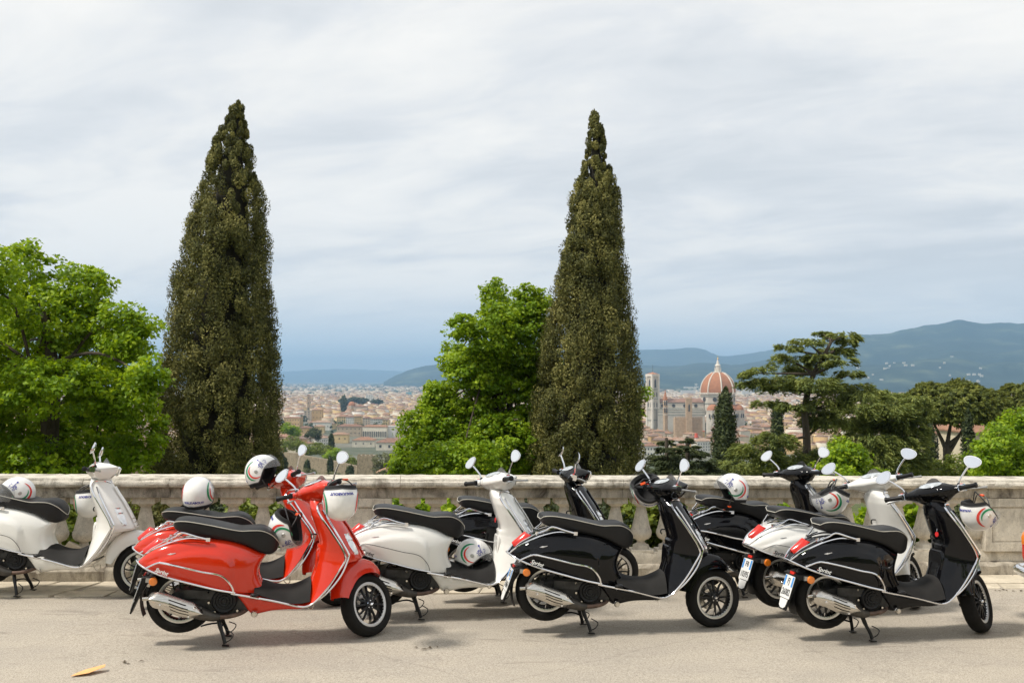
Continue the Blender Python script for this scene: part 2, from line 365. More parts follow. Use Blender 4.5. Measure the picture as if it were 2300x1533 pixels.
def mat_():
    zc = [(-.83, .40), (-.79, .385), (-.72, .366), (-.62, .360), (-.53, .366), (-.47, .392), (-.435, .43)]; ze = [(-.83, .322), (-.79, .303), (-.66, .282), (-.54, .265), (-.47, .262), (-.435, .278)]
    X = np.linspace(-.83, -.435, 24); c = cr(zc, 24); e = cr(ze, 24); G = []
    for i in range(24):
        row = []
        for u in np.linspace(-1, 1, 27):
            z = e[i, 1] + (c[i, 1] - e[i, 1]) * max(0, 1 - abs(u) ** 2.6); rib = .003 if (abs(u) > .62 and int(abs(u) * 27) % 2) else 0
            row.append((np.interp(i / 23, [0, 1], [-.83, -.435]) - (.0 if i < 20 else 0), u * .182, z + rib))
        G.append(row)
    return MB().grid(np.array(G))
part('floor_mat', mat_().mesh('floor_mat', [M['rubber']]))
def under():
    T = [(-.985, .335, .325, .14), (-.955, .333, .300, .165), (-.90, .328, .235, .17), (-.85, .322, .170, .168), (-.80, .312, .160, .166), (-.70, .292, .188, .17), (-.60, .277, .202, .175), (-.52, .264, .208, .18), (-.45, .262, .226, .18), (-.40, .288, .258, .17), (-.375, .30, .292, .15)]
    P = cr(T, 30); G = []
    for x, zt, zb, w in P:
        row = []
        for k in range(24):
            a = 2 * math.pi * k / 24; ca, sa = math.cos(a), math.sin(a); y = w * abs(ca) ** .5 * np.sign(ca); h = .5 + .5 * abs(sa) ** .5 * np.sign(sa)
            row.append((x, y * (.80 + .20 * h), zb + (zt - zb) * h))
        G.append(row)
    m = MB().grid(np.array(G), cv=True); return m
part('underbody', under().mesh('underbody', [PT]))
for s in (-1, 1):
    part('pivot_bolt', MB().lathe([(0, 0), (.012, 0), (.012, .006), (.018, .006), (.018, .012), (.024, .02)], 12, 'y', (-.815, s * .165 - .01, .178)).mesh('pivot_bolt', [M['steel']]))
    part('foot_peg', MB().ell((-.82, s * .20, .323), (.034, .030, .013)).mesh('foot_peg', [M['plastic']]))

# seat
def seat():
    U = cr([(-1.432, .772), (-1.410, .806), (-1.33, .818), (-1.20, .806), (-1.08, .786), (-.97, .770), (-.89, .779), (-.81, .784), (-.74, .752), (-.70, .70), (-.684, .655)], 60)
    L = cr([(-1.430, .760), (-1.405, .735), (-1.34, .716), (-1.19, .692), (-1.05, .676), (-.95, .655), (-.88, .630), (-.80, .595), (-.745, .586), (-.70, .612), (-.685, .648)], 60)
    W = cr([(.060, 0), (.112, 0), (.135, 0), (.145, 0), (.145, 0), (.133, 0), (.128, 0), (.118, 0), (.096, 0), (.062, 0), (.012, 0)], 60)[:, 0]
    Pp = U * .86 + L * .14; G = []; side = []
    for i in range(60):
        w = W[i]; u, l, p = U[i], L[i], Pp[i]; pr = [(0, *l), (w * .62, *l), (w * .86, *(l * .86 + p * .14)), (w * .98, *(l * .45 + p * .55)), (w, *p), (w * .90, *(p * .55 + u * .45)), (w * .55, *(p * .12 + u * .88)), (0, *u)]
        q = cr(pr, 22); row = [(a[1], -a[0], a[2]) for a in q] + [(a[1], a[0], a[2]) for a in q[-2:0:-1]]; G.append(row); side.append((p[0], -w - .0005, p[1] + .001))
    return MB().grid(np.array(G), cv=True), np.array(side)
sm, side = seat(); i_seat = part('seat', sm.mesh('seat', [M['vinyl']], sharp=60))
loop = np.vstack([side, (side * [1, -1, 1])[::-1]]); part('piping', MB().tube(loop, .0034, 5, closed=True).mesh('piping', [M['piping']]), i_seat)

# chrome tubes
def ch(pts, r=.009, n=60, closed=False): return MB().tube(cr(pts, n), r * .86, 7, closed=closed)
low = [(-.958, .332, -.205), (-1.08, .352, -.217), (-1.214, .380, -.223), (-1.415, .422, -.203), (-1.549, .457, -.155), (-1.630, .488, -.09), (-1.662, .503, 0)]
lowp = [(x, y, z) for x, z, y in low]; lowl = [(x, -y, z) for x, y, z in lowp[-2::-1]]
part('tail_bar', ch(lowp + lowl, .0085, 90).mesh('tail_bar', [M['chrome']]), var='bars')
part('tail_bar', ch([(x, y * .985 + .0, z + .0) for x, y, z in lowp] + [(x, y * .985, z) for x, y, z in lowl], .0055, 90).mesh('tail_trim', [M['chrome']]), var='nobars')
for s in (1, -1):
    up = [(-.967, .337, -.21), (-.984, .381, -.22), (-1.034, .437, -.23), (-1.09, .463, -.236), (-1.19, .477, -.238), (-1.324, .502, -.232), (-1.457, .521, -.205), (-1.503, .515, -.18), (-1.575, .473, -.145)]
    part('side_bar', ch([(x, y * s, z) for x, z, y in up], .008).mesh('side_bar', [M['chrome']]), var='bars')
    part('panel_groove', ch([(x, y * s * .955, z + .006) for x, z, y in up], .0028).mesh('panel_groove', [M['satin']]), var='nobars')  # thin dark tube drawn in place of the cowl's recessed panel groove
    top = [(-1.648, .498, -.045), (-1.59, .560, -.085), (-1.50, .617, -.11), (-1.40, .664, -.125), (-1.30, .690, -.135), (-1.18, .690, -.15)]
    part('spine_bar', ch([(x, y * s, z) for x, z, y in top], .008).mesh('spine_bar', [M['chrome']]))
    t2 = [(-1.635, .512, -.03), (-1.57, .585, -.05), (-1.49, .64, -.07), (-1.42, .68, -.085), (-1.36, .70, -.10)]
    part('spine_bar', ch([(x, y * s, z) for x, z, y in t2], .0055).mesh('spine_bar', [M['chrome']]))
    gr = [(-1.175, .690, -.158), (-1.25, .706, -.162), (-1.34, .728, -.158), (-1.372, .722, -.15), (-1.395, .70, -.135), (-1.43, .676, -.11), (-1.45, .655, -.08)]
    m = ch([(x, y * s, z) for x, z, y in gr], .008); part('rail_foot', MB().box((-1.175, s * .155, .689), (.028, .018, .026)).mesh('rail_foot', [M['chrome']], smooth=False)); part('rail_clamp', MB().box((-1.443, s * .075, .662), (.04, .02, .03)).mesh('rail_clamp', [M['chrome']], smooth=False)); part('grab_rail', m.mesh('grab_rail', [M['chrome']]))
    rail = [(-.985, .325, -.200), (-.93, .317, -.203), (-.72, .288, -.206), (-.60, .266, -.206), (-.51, .249, -.206), (-.455, .252, -.206), (-.405, .280, -.206), (-.35, .343, -.208), (-.298, .417, -.210), (-.245, .515, -.213),
            (-.209, .588, -.213), (-.213, .622, -.212), (-.245, .682, -.207), (-.335, .800, -.195), (-.402, .882, -.174), (-.434, .935, -.143), (-.425, .972, -.095), (-.36, .975, -.055), (-.322, .952, -.004)]
    part('floor_bar', ch([(x, y * s, z) for x, z, y in rail], .0085, 110).mesh('floor_bar', [M['chrome']]))
    r2 = [(-.395, .93, -.13), (-.345, .86, -.165), (-.27, .755, -.188), (-.195, .648, -.207), (-.188, .605, -.21), (-.225, .49, -.21), (-.30, .375, -.205), (-.375, .300, -.190), (-.40, .29, -.15)]
    part('shield_bar', ch([(x, y * s, z) for x, z, y in r2], .008).mesh('shield_bar', [M['chrome']]))
    part('turn_signal', MB().grid(np.array([[(x + dz * .25, s * (np.interp(x, [-1.53, -1.46, -1.385], [.128, .152, .168]) + (.006 if abs(u) < .9 else -.008)), z + u * w) for u in (-1, -.9, -.3, .3, .9, 1)] for x, z, w, dz in [(-1.535, .527, .002, 0), (-1.50, .545, .016, 0), (-1.46, .562, .021, 0), (-1.42, .577, .016, 0), (-1.385, .588, .002, 0)]])).mesh('rear_signal', [M['clearlens']]))
    part('side_reflector', MB().lathe([(0, -.012 * s), (.026, -.010 * s), (.029, -.004 * s), (.029, .010 * s), (.02, .012 * s)], 20, 'y', (-1.522, -s * .135, .378)).mesh('side_reflector', [M['amber']]))
    b = text_mesh('Sprint', .040, [M['ink_white'], M['ink_red']], shear=.35, bold=.0012, split=-.042)
    bw = text_mesh('Sprint', .040, [M['ink'], M['ink_red']], shear=.35, bold=.0012, split=-.042)
    br = text_mesh('Sprint', .040, [M['ink_white']], shear=.35, bold=.0012)
    ang = math.atan2(.027, .103)
    # text lies on the lower cowl, reading rear-to-front on the right side and front-to-rear on the left
    if s == 1: mx = Matrix.Translation((-1.465, -.2105, .462)) @ Matrix.Rotation(ang, 4, 'Y') @ Matrix.Rotation(R(-18), 4, 'Z') @ Matrix.Rotation(R(90), 4, 'X')
    else: mx = Matrix.Translation((-1.465, .2105, .462)) @ Matrix.Rotation(ang, 4, 'Y') @ Matrix.Rotation(R(180 + 18), 4, 'Z') @ Matrix.Rotation(R(90), 4, 'X')
    for me, v in ((b, 'badge_black'), (bw, 'badge_white'), (br, 'badge_red')): me.transform(mx); part('badge', me, var=v)
hp = [(-.40, .225, -.10), (-.405, .178, -.10), (-.425, .165, -.10), (-.452, .19, -.10), (-.47, .225, -.10)]
part('under_hoop', ch([(x, -y, z) for x, z, y in hp], .005, 16).mesh('under_hoop', [M['steel']]))
# tail light
G = []
for t_, w in ((0, .022), (.15, .040), (.5, .047), (.85, .050), (1, .042)):
    x = -1.612 + .105 * t_; z = .545 + .088 * t_
    G.append([(x - .030 * math.cos(u * math.pi / 2) ** .6 * (.6 + .4 * t_), w * u, z + .030 * math.cos(u * math.pi / 2) ** .6) for u in np.linspace(-1, 1, 11)])
G.insert(0, [(-1.600, .018 * u, .548) for u in np.linspace(-1, 1, 11)]); G.append([(-1.49, .036 * u, .640) for u in np.linspace(-1, 1, 11)])
part('tail_light', MB().grid(np.array(G)).mesh('tail_light', [M['redlens']], sharp=35))
# rear mudguard, plate holder, plate
G = []
for a in np.linspace(R(62), R(208), 26):
    row = []
    for u in np.linspace(-1, 1, 9): r = .268 + .012 * (1 - u * u); row.append((-WB + r * math.cos(a), u * .062, .235 + r * math.sin(a) - (.0 if abs(u) < .9 else .0)))
    G.append(row)
m = MB().grid(np.array(G)); m.box((-1.555, 0, .392), (.10, .24, .026), rot=Matrix.Rotation(R(-12), 3, 'Y')); m.prism([(-1.57, .41), (-1.60, .40), (-1.672, .135), (-1.662, .13), (-1.62, .25), (-1.56, .36)], -.055, .055)
part('mudguard', m.mesh('rear_mudguard', [M['plastic']]))
for s in (-1, 1): part('reflector_bracket', MB().box((-1.548, s * .085, .385), (.05, .10, .030), 0).mesh('reflector_bracket', [M['alu']], smooth=False))
part('rear_reflector', MB().box((-1.598, 0, .402), (.012, .06, .022), rot=Matrix.Rotation(R(15), 3, 'Y')).mesh('rear_reflector', [M['redlens']], smooth=False))
def plate(l1, l2):
    out = [(-.066, -.085), (.066, -.085), (.07, -.08), (.07, .08), (.066, .085), (-.066, .085), (-.07, .08), (-.07, -.08)]
    m = MB().prism(out, -.002, .0015, 'xy', 0); m.box((-.055, .042, .0022), (.022, .076, .0012), 1).box((.055, .042, .0022), (.022, .076, .0012), 1)
    m.prism([(-.055, -.09), (.055, -.09), (.045, -.145), (.02, -.160), (-.02, -.160), (-.045, -.145)], -.003, .0, 'xy', 0)
    me = m.mesh('plate', [M['plate_white'], M['plate_blue']], smooth=False)
    T = [text_mesh(l1, .060, [M['ink']], bold=.001), text_mesh(l2, .058, [M['ink']], bold=.001)]
    T[0].transform(Matrix.Translation((0, .042, .0022)) @ Matrix.Diagonal((.85, 1, 1, 1))); T[1].transform(Matrix.Translation((0, -.042, .0022)) @ Matrix.Diagonal((.82, 1.15, 1, 1)))
    mx = Matrix.Translation((-1.634, 0, .300)) @ Matrix.Rotation(R(-90), 4, 'Z') @ Matrix.Rotation(R(90 - 15), 4, 'X')
    for q in [me] + T: q.transform(mx)
    return me, T
PLATES = {k: plate(*v) for k, v in dict(a=('FJ', '26082'), b=('F8', '10395'), c=('EK', '40917'), d=('EX', '31864')).items()}
# engine, fan cover, swing arm, exhaust
m = MB().prism([(-1.40, .27), (-1.36, .20), (-1.12, .155), (-.93, .15), (-.87, .20), (-.90, .32), (-1.00, .35), (-1.20, .345), (-1.38, .31)], -.125, .13); m.box((-1.16, -.13, .30), (.30, .03, .06)); m.tube([(-1.20, .09, .30), (-1.34, .11, .235)], .04, 10)
m.tube(cr([(-1.34, .13, .24), (-1.38, .15, .42), (-1.37, .15, .5)], 8), .018, 8)
i_e = part('engine', m.mesh('engine', [M['engine']], sharp=30))
m = MB().lathe([(.0, -.030), (.018, -.030), (.022, -.022), (.03, -.026), (.036, -.026), (.040, -.018), (.05, -.022), (.056, -.022), (.060, -.014), (.078, -.020), (.088, -.010), (.092, .02)], 28, 'y', (-1.03, -.135, .262))
for k in range(12): a = k * math.pi / 6; m.box((-1.03 + .036 * math.cos(a), -.157, .262 + .036 * math.sin(a)), (.035, .006, .004), rot=Matrix.Rotation(-a, 3, 'Y'))
part('fan_cover', m.mesh('fan_cover', [M['plastic']]), i_e)
for x, z in ((-1.143, .319), (-1.089, .180), (-1.135, .245), (-.935, .195)): part('engine_bolt', MB().lathe([(0, -.010), (.008, -.010), (.011, -.004), (.011, .012)], 8, 'y', (x, -.135, z)).mesh('engine_bolt', [M['steel']]), i_e)
m = MB(); pth = cr([(-1.520, -.165, .268), (-1.500, -.176, .270), (-1.44, -.178, .262), (-1.32, -.175, .222), (-1.20, -.165, .180), (-1.10, -.150, .150), (-1.05, -.145, .148)], 22)
m.tube(pth, np.interp(np.linspace(0, 1, 22), [0, .03, .12, .3, .62, .82, 1], [.018, .034, .046, .050, .048, .034, .022]), 14); i_m = part('muffler', m.mesh('muffler', [M['can']]))
part('tail_pipe', MB().tube([(-1.52, -.19, .275), (-1.575, -.19, .268)], .013, 10).mesh('tail_pipe', [M['steel']]), i_m)
part('exhaust_pipe', ch([(-1.07, .148, -.145), (-1.0, .152, -.15), (-.92, .172, -.14), (-.87, .20, -.09), (-.86, .24, -.02)], .0, 2).__class__().tube(cr([(-1.07, -.145, .148), (-1.0, -.15, .153), (-.92, -.14, .174), (-.87, -.09, .20), (-.86, -.02, .24)], 16), .016, 10).mesh('exhaust_pipe', [M['pipe']]), i_m)
# heat shield: curved plate, cut by four slots
def hs():
    c0 = np.array([-1.528, .276]); c1 = np.array([-1.165, .180]); ax = (c1 - c0) / np.linalg.norm(c1 - c0); nn = np.array([-ax[1], ax[0]]); Ltot = np.linalg.norm(c1 - c0); nu, nv = 36, 34; V = {}; m = MB(); P = []
    def hw(s_): return np.interp(s_, [0, .04, .12, .3, .6, .8, .93, 1], [.018, .042, .056, .056, .060, .056, .036, .008])
    def cen(s_): return np.interp(s_, [0, .3, .6, 1], [0, .006, -.002, .004])
    for i in range(nu + 1):
        s_ = i / nu; row = []
        for j in range(nv + 1):
            v = -1 + 2 * j / nv; p = c0 + ax * Ltot * s_ + nn * (v * hw(s_) + cen(s_)); row.append((p[0], -.246 + .045 * v * v + .12 * max(0, .12 - s_) ** 1.2 + .10 * max(0, s_ - .85), p[1]))
        P.append(row)
    P = np.array(P); keep = []
    for i in range(nu):
        for j in range(nv):
            s_ = (i + .5) / nu; v = -1 + 2 * (j + .5) / nv; hole = False
            for k, (a, b) in enumerate(((.34, .68), (.36, .72), (.38, .76), (.41, .78))):
                vc = .54 - .34 * k
                if a < s_ < b and abs(v - vc) < .062: hole = True
            if not hole: keep.append((i * (nv + 1) + j, (i + 1) * (nv + 1) + j, (i + 1) * (nv + 1) + j + 1, i * (nv + 1) + j + 1))
    m.add(P.reshape(-1, 3), keep); return m, P
hm, P = hs(); hme = hm.mesh('heat_shield', [M['steel']]); i_hs = part('heat_shield', hme, i_m)
for i, j in ((8, 12), (30, 26), (28, 5)): x, y, z = P[i, j]; part('shield_bolt', MB().lathe([(0, -.007), (.007, -.007), (.010, -.002), (.010, .004)], 10, 'y', (x, y - .001, z)).mesh('shield_bolt', [M['chrome']]), i_m)
# centre stand
m = MB()
for s in (-1, 1):
    m.tube(cr([(-1.075, s * .075, .155), (-1.045, s * .10, .07), (-1.015, s * .125, .005), (-1.00, s * .135, -.040)], 10), [.016] * 4 + [.013] * 6, 8)
    m.box((-.995, s * .138, -.050), (.050, .030, .008)); m.tube(cr([(-1.0, s * .135, -.03), (-.965, s * .14, -.01), (-.95, s * .14, .03), (-1.0, s * .12, .055)], 10), .004, 5)
m.tube([(-1.07, -.08, .13), (-1.07, .08, .13)], .014, 8); m.tube(cr([(-1.03, .10, .03), (-1.09, .15, .035), (-1.17, .17, .015), (-1.20, .19, .0)], 10), .007, 6)
part('centre_stand', m.mesh('centre_stand', [M['satin']]), var='stand')

# wheels (origin at the axle)
def wheel(R0, bw, steer, x, z):
    tr = [(.158, -bw * .62), (.165, -bw * .80), (.180, -bw * .98), (.198, -bw), (R0 - .016, -bw * .86), (R0 - .006, -bw * .62), (R0 - .001, -bw * .3), (R0, 0), (R0 - .001, bw * .3), (R0 - .006, bw * .62), (R0 - .016, bw * .86), (.198, bw), (.180, bw * .98), (.165, bw * .80), (.158, bw * .62)]
    zig = lambda k, j: .0045 if (4 <= j <= 10 and (k + abs(j - 7)) % 4 == 0) else 0
    i_w = part('wheel', MB().lathe([(0, -.045), (.018, -.045), (.034, -.040), (.040, -.020), (.040, .03), (0, .03)], 20, 'y').mesh('wheel_hub', [M['satin']]), None, steer, loc=(x, 0, z))
    part('tyre', MB().lathe(tr, 96, 'y', zig=zig).mesh('tyre', [M['tyre']], sharp=30), i_w)
    part('rim', MB().lathe([(.139, -bw * .50), (.142, -bw * .66), (.160, -bw * .74), (.166, -bw * .70), (.163, -bw * .60), (.150, -bw * .45)], 48, 'y').mesh('rim_lip', [M['rim_lip']]), i_w)
    part('rim_barrel', MB().lathe([(.142, -bw * .64), (.137, -bw * .4), (.134, 0), (.137, bw * .4), (.142, bw * .64), (.160, bw * .74), (.165, bw * .70)], 36, 'y').mesh('rim_barrel', [M['satin']]), i_w)
    part('hub_cap', MB().lathe([(0, -.060), (.008, -.060), (.013, -.054), (.014, -.042)], 12, 'y').mesh('hub_cap', [M['chrome']]), i_w)
    sp = MB(); G = []
    for t_ in np.linspace(0, 1, 7): r = .030 + .112 * t_; w = .0085 - .006 * t_ + .004 * t_ ** 4; a = .10 * math.sin(t_ * 3); G.append([(r * math.cos(a) + dx, dy - .030 + .012 * t_, r * math.sin(a) + dz) for dx, dy, dz in ((0, -.006, -w), (0, -.006, w), (0, .010, w), (0, .010, -w))])
    spm = sp.grid(np.array(G), cv=True).mesh('spoke', [M['satin']], sharp=30)
    for k in range(12): q = part('spoke', spm, i_w); PARTS[q]['roty'] = -(k * math.pi / 6 + (.04 if k % 2 else -.04))
    for k in range(5): a = k * 2 * math.pi / 5 + .3; part('wheel_bolt', MB().lathe([(0, -.044), (.004, -.044), (.005, -.038)], 6, 'y', (.027 * math.cos(a), 0, .027 * math.sin(a))).mesh('wheel_bolt', [M['chrome']]), i_w)
    part('brake_disc', MB().lathe([(.055, .052), (.100, .052), (.100, .056), (.055, .056)], 28, 'y').mesh('brake_disc', [M['steel']], smooth=False), i_w)
    part('valve', MB().tube([(.0, -.03, -.135), (.0, -.034, -.112)], .003, 5).mesh('valve', [M['chrome']]), i_w)
wheel(.2365, .061, False, -WB, .235)
wheel(.2290, .056, True, 0, .229)
# front fender
G = []
for a in np.linspace(56, 171, 40):
    Ro = np.interp(a, [56, 62, 70, 85, 100, 115, 130, 150, 171], [.240, .262, .288, .322, .343, .360, .362, .338, .305]); Ri = np.interp(a, [56, 60, 85, 150, 171], [.238, .236, .228, .232, .25]); w = np.interp(a, [56, 60, 68, 85, 171], [.006, .035, .062, .080, .084]); row = []
    for u in np.linspace(0, 1, 19):
        b = u * math.pi; y = -w * np.sign(math.cos(b)) * abs(math.cos(b)) ** .55; rr = Ri + (Ro - Ri) * math.sin(b) ** .75; row.append((rr * math.cos(R(a)), y, .229 + rr * math.sin(R(a))))
    G.append(row)
FC = np.array([[q * np.array([1, 1.03, 1]) + np.array([.003, 0, .004]) for q in np.array(row)] for row in G[:18]]); FCAP = MB().grid(FC).mesh('fender_cap', [M['teal']], sharp=60)
part('front_fender', MB().grid(np.array(G)).mesh('front_fender', [PT], sharp=60), steer=True)
PARTS[-1]['fender'] = True
m = MB().tube(cr([(-.20, .03, .62), (-.13, .05, .45), (-.085, .085, .30), (-.06, .085, .24)], 10), .020, 10); m.tube(cr([(-.075, .085, .22), (-.03, .088, .21), (0, .08, .229)], 8), .020, 8); m.tube([(0, -.02, .229), (0, .09, .229)], .012, 8); m.tube([(-.145, .088, .42), (-.02, .098, .245)], .017, 10)
part('front_fork', m.mesh('front_fork', [M['engine']]), steer=True)

# handlebar unit (steered)
def headset():
    O = np.array([(-.283, 1.094), (-.302, 1.030), (-.345, .986), (-.42, .966), (-.49, .986), (-.542, 1.028), (-.540, 1.062), (-.505, 1.098), (-.445, 1.122), (-.36, 1.118)]); c0 = np.array([-.418, 1.047])
    Oc = np.vstack([O, O[:1]]); L_ = np.concatenate([[0], np.cumsum(np.linalg.norm(np.diff(Oc, axis=0), axis=1))]); tt = np.linspace(0, L_[-1], 40, endpoint=False); P0 = np.stack([np.interp(tt, L_, Oc[:, 0]), np.interp(tt, L_, Oc[:, 1])], 1) - c0
    ang = np.arctan2(P0[:, 1], P0[:, 0]); G = []
    for y in np.linspace(-.222, .222, 45):
        a = abs(y); k = float(np.interp(a, [0, .07, .10, .13, .17, .23], [1, .97, .80, .52, .20, .0])); cx = np.interp(a, [0, .08, .16, .23], [-.418, -.418, -.458, -.474]); cz = np.interp(a, [0, .1, .23], [1.047, 1.048, 1.052]); r0 = np.interp(a, [0, .13, .23], [.03, .026, .019])
        q = P0 * k + np.stack([np.cos(ang), np.sin(ang)], 1) * r0 * (1 - k); G.append([(cx + u, y, cz + v) for u, v in q])
    m = MB().grid(np.array(G), cv=True); N_ = []
    for x, z, rx, ry in ((-.412, .870, .060, .050), (-.412, .91, .062, .054), (-.414, .95, .066, .062), (-.418, .985, .080, .072), (-.418, 1.02, .09, .085)):
        N_.append([(x + rx * math.cos(a), ry * math.sin(a), z) for a in np.linspace(0, 2 * math.pi, 20, endpoint=False)])
    return m.grid(np.array(N_), cv=True)
i_hd = part('handlebar_cover', headset().mesh('handlebar_cover', [PT], sharp=55), steer=True)
hexo = [(-.055, 0), (-.060, .022), (-.030, .040), (.030, .040), (.060, .022), (.055, 0), (.052, -.030), (.022, -.044), (-.022, -.044), (-.052, -.030)]
m = MB().prism(hexo, 0, .022, 'yz', inset=.008).prism([(a * .86, b * .86) for a, b in hexo], .0225, .026, 'yz', mi=1, inset=.004).xf(Matrix.Translation((-.300, 0, 1.060)) @ Matrix.Rotation(R(16), 4, 'Y'))
part('headlight', m.mesh('headlight', [M['chrome'], M['glass']], sharp=25), i_hd)
m = MB().ell((0, 0, 0), (.052, .088, .010), 8, 24).xf(Matrix.Translation((-.480, 0, 1.108)) @ Matrix.Rotation(R(-26), 4, 'Y')); part('dashboard', m.mesh('dashboard', [M['glass']]), i_hd)
G = []
for u in np.linspace(0, 1, 9): G.append([(-.352 - .035 * u - .03 * (1 - abs(v)) * u * .4 - .030 * v * v, v * .085 * (1 - .25 * u), 1.108 + (.062 * (1 - v * v) ** .7) * u + .0) for v in np.linspace(-1, 1, 17)])
part('fly_screen', MB().grid(np.array(G)).mesh('fly_screen', [M['smoke']]), i_hd)
PARTS[-1]['screen'] = True
for s in (-1, 1):
    part('switch_block', MB().prism([(-.024, -.022), (.018, -.026), (.026, -.01), (.024, .02), (-.01, .027), (-.026, .016)], -.024, .024, 'xz').xf(Matrix.Translation((-.476, s * .228, 1.052))).mesh('switch_block', [M['chrome']], sharp=20), i_hd)
    m = MB()
    for q, (dx, dz) in enumerate(((-.027, .010), (-.027, -.010), (0, .028))): m.box((-.476 + dx, s * .228, 1.052 + dz), (.010, .018, .008), 1 if q == 2 else 0)
    part('switch_button', m.mesh('switch_button', [M['plastic'], M['ink_red']], smooth=False), i_hd)
    m = MB().lathe([(0, .24), (.021, .24), (.021, .25), (.0165, .252), (.0175, .30), (.0165, .35), (.021, .362), (.021, .372), (.012, .376), (0, .376)], 14, 'y'); m.xf(Matrix.Translation((-.470, -.018, 1.048)) @ Matrix.Rotation(R(9), 4, 'Z'))
    if s < 0: m.v = [v * np.array([1, -1, 1]) for v in m.v]
    part('grip', m.mesh('grip', [M['plastic']]), i_hd)
    part('brake_lever', MB().tube(cr([(-.455, s * .225, 1.046), (-.425, s * .255, 1.044), (-.408, s * .31, 1.040), (-.402, s * .385, 1.036)], 12), [.007] * 10 + [.009, .010], 7).mesh('brake_lever', [M['alu']]), i_hd)
    m = MB().tube(cr([(-.462, s * .205, 1.07), (-.464, s * .222, 1.115), (-.474, s * .262, 1.158), (-.484, s * .305, 1.196)], 14), [.010] * 2 + [.0068] * 12, 8); m.ell((-.462, s * .205, 1.075), (.016, .016, .022), 8, 10, mi=1)
    rot = np.array(Matrix.Rotation(R(17), 3, 'Y') @ Matrix.Rotation(R(4), 3, 'Z') @ Matrix.Rotation(s * R(-28), 3, 'X'))
    dome = []; 
    for e in np.linspace(0, 1, 8):
        rr = math.sin(e * math.pi / 2); row = []
        for a in np.linspace(0, 2 * math.pi, 24, endpoint=False):
            sh = 1 - .16 * math.sin(a) * -1; yy = .066 * rr * math.cos(a); zz = .048 * rr * math.sin(a); tp = 1 + .22 * (zz / .048); row.append((-.0012 + .028 * math.cos(e * math.pi / 2), yy * tp, zz))
        dome.append(row)
    dome.append([(-.0012, .058 * math.cos(a) * (1 + .22 * math.sin(a)), .041 * math.sin(a)) for a in np.linspace(0, 2 * math.pi, 24, endpoint=False)])
    mm = MB().grid(np.array(dome), cv=True); mm.xf(Matrix.Translation((-.488, s * .343, 1.226)) @ Matrix(rot.tolist()).to_4x4()); m.v += mm.v; m.f += [tuple(i + m.n for i in f) for f in mm.f]; m.m += mm.m; m.n += mm.n
    i_mi = part('mirror', m.mesh('mirror', [M['chrome'], M['plastic']]), steer=True)
    fa = [(-.0015, .066 * .86 * math.cos(a) * (1 + .22 * math.sin(a)), .048 * .84 * math.sin(a)) for a in np.linspace(0, 2 * math.pi, 24, endpoint=False)]
    mm = MB().add(fa, [tuple(range(24))]).xf(Matrix.Translation((-.4887, s * .343, 1.226)) @ Matrix(rot.tolist()).to_4x4())
    part('mirror_glass', mm.mesh('mirror_glass', [M['mirror']], smooth=False), i_mi)

PIV = Vector((-.44, 0, 1.0)); AXIS = Vector((-.44, 0, 1.0)) - Vector((-.10, 0, .30)); AXIS.normalize()
def pose_matrix(x, y, yaw, lift):
    a = R(yaw); pt = math.asin(lift / WB) + SLOPE * math.cos(a)
    X = Vector((math.cos(a) * math.cos(pt), math.sin(a) * math.cos(pt), -math.sin(pt))); Y = Vector((-math.sin(a), math.cos(a), 0)); Z = X.cross(Y)
    m = Matrix((X, Y, Z)).transposed().to_4x4(); m.translation = Vector((x, y, gz(x))); return m
def scooter(label, paint, x, y, yaw, lift, steer, bars=True, pl='c', tag=False, fender=None, screen=True):
    """one scooter: an Empty with a copy of every part; part data is shared, the paint is set per object"""
    PM = pose_matrix(x, y, yaw, lift)
    root = empty('motor_scooter', label, 'scooter', 'scooters parked along the balustrade', mw=PM)
    SM = Matrix.Translation(PIV) @ Matrix.Rotation(R(steer), 4, AXIS) @ Matrix.Translation(-PIV); made = {}
    for i, p in enumerate(PARTS):
        v = p['var']
        if v == 'bars' and not bars or v == 'nobars' and bars: continue
        if v == 'tag' and not tag or v == 'stand' and lift < .03: continue
        if v and v.startswith('badge') and v != 'badge_' + paint: continue
        if p.get('screen') and not screen: continue
        o = bpy.data.objects.new(p['name'], p['me']); COL.objects.link(o); o.parent = made[p['par']] if p['par'] is not None else root
        L_ = Matrix.Translation(p['loc']) if p['loc'] else Matrix.Identity(4)
        if p.get('roty'): L_ = L_ @ Matrix.Rotation(p['roty'], 4, 'Y')
        o.matrix_local = (SM @ L_) if p['steer'] else L_
        if len(p['me'].materials) and p['me'].materials[0] == PT:
            o.material_slots[0].link = 'OBJECT'; o.material_slots[0].material = M[paint]
        if fender and p.get('fender'):
            tc_ = ob('fender_cap', FCAP, o); tc_['label'] = 'teal front half of the fender'
        made[i] = o
    me, T = PLATES[pl]; po = ob('licence_plate', me, root)
    for t in T: ob('lettering', t, po)
    return root, PM, PM @ SM
SC_ = {}
SC_['white_left'] = scooter('white scooter cut off by the left edge with a helmet on its seat', 'white', -3.235, 8.70, -1.5, .085, 20, bars=False)
SC_['red_back'] = scooter('red scooter parked behind the other red one, nearer the balustrade', 'red', -1.47, 8.45, 8, .008, 38, pl='c')
SC_['red_front'] = scooter('bright red scooter in front, with a helmet hung upside down on its right handlebar', 'red', -1.08, 7.46, 11.5, .083, 43, pl='d')
SC_['white_mid'] = scooter('white scooter in the middle with a helmet lying on its footboard', 'white', .232, 8.284, 11.5, .085, 24, bars=False, tag=True)
SC_['black_back'] = scooter('black scooter half hidden behind the middle white one, close to the balustrade', 'black', .88, 8.90, 11, .085, -2, pl='c')
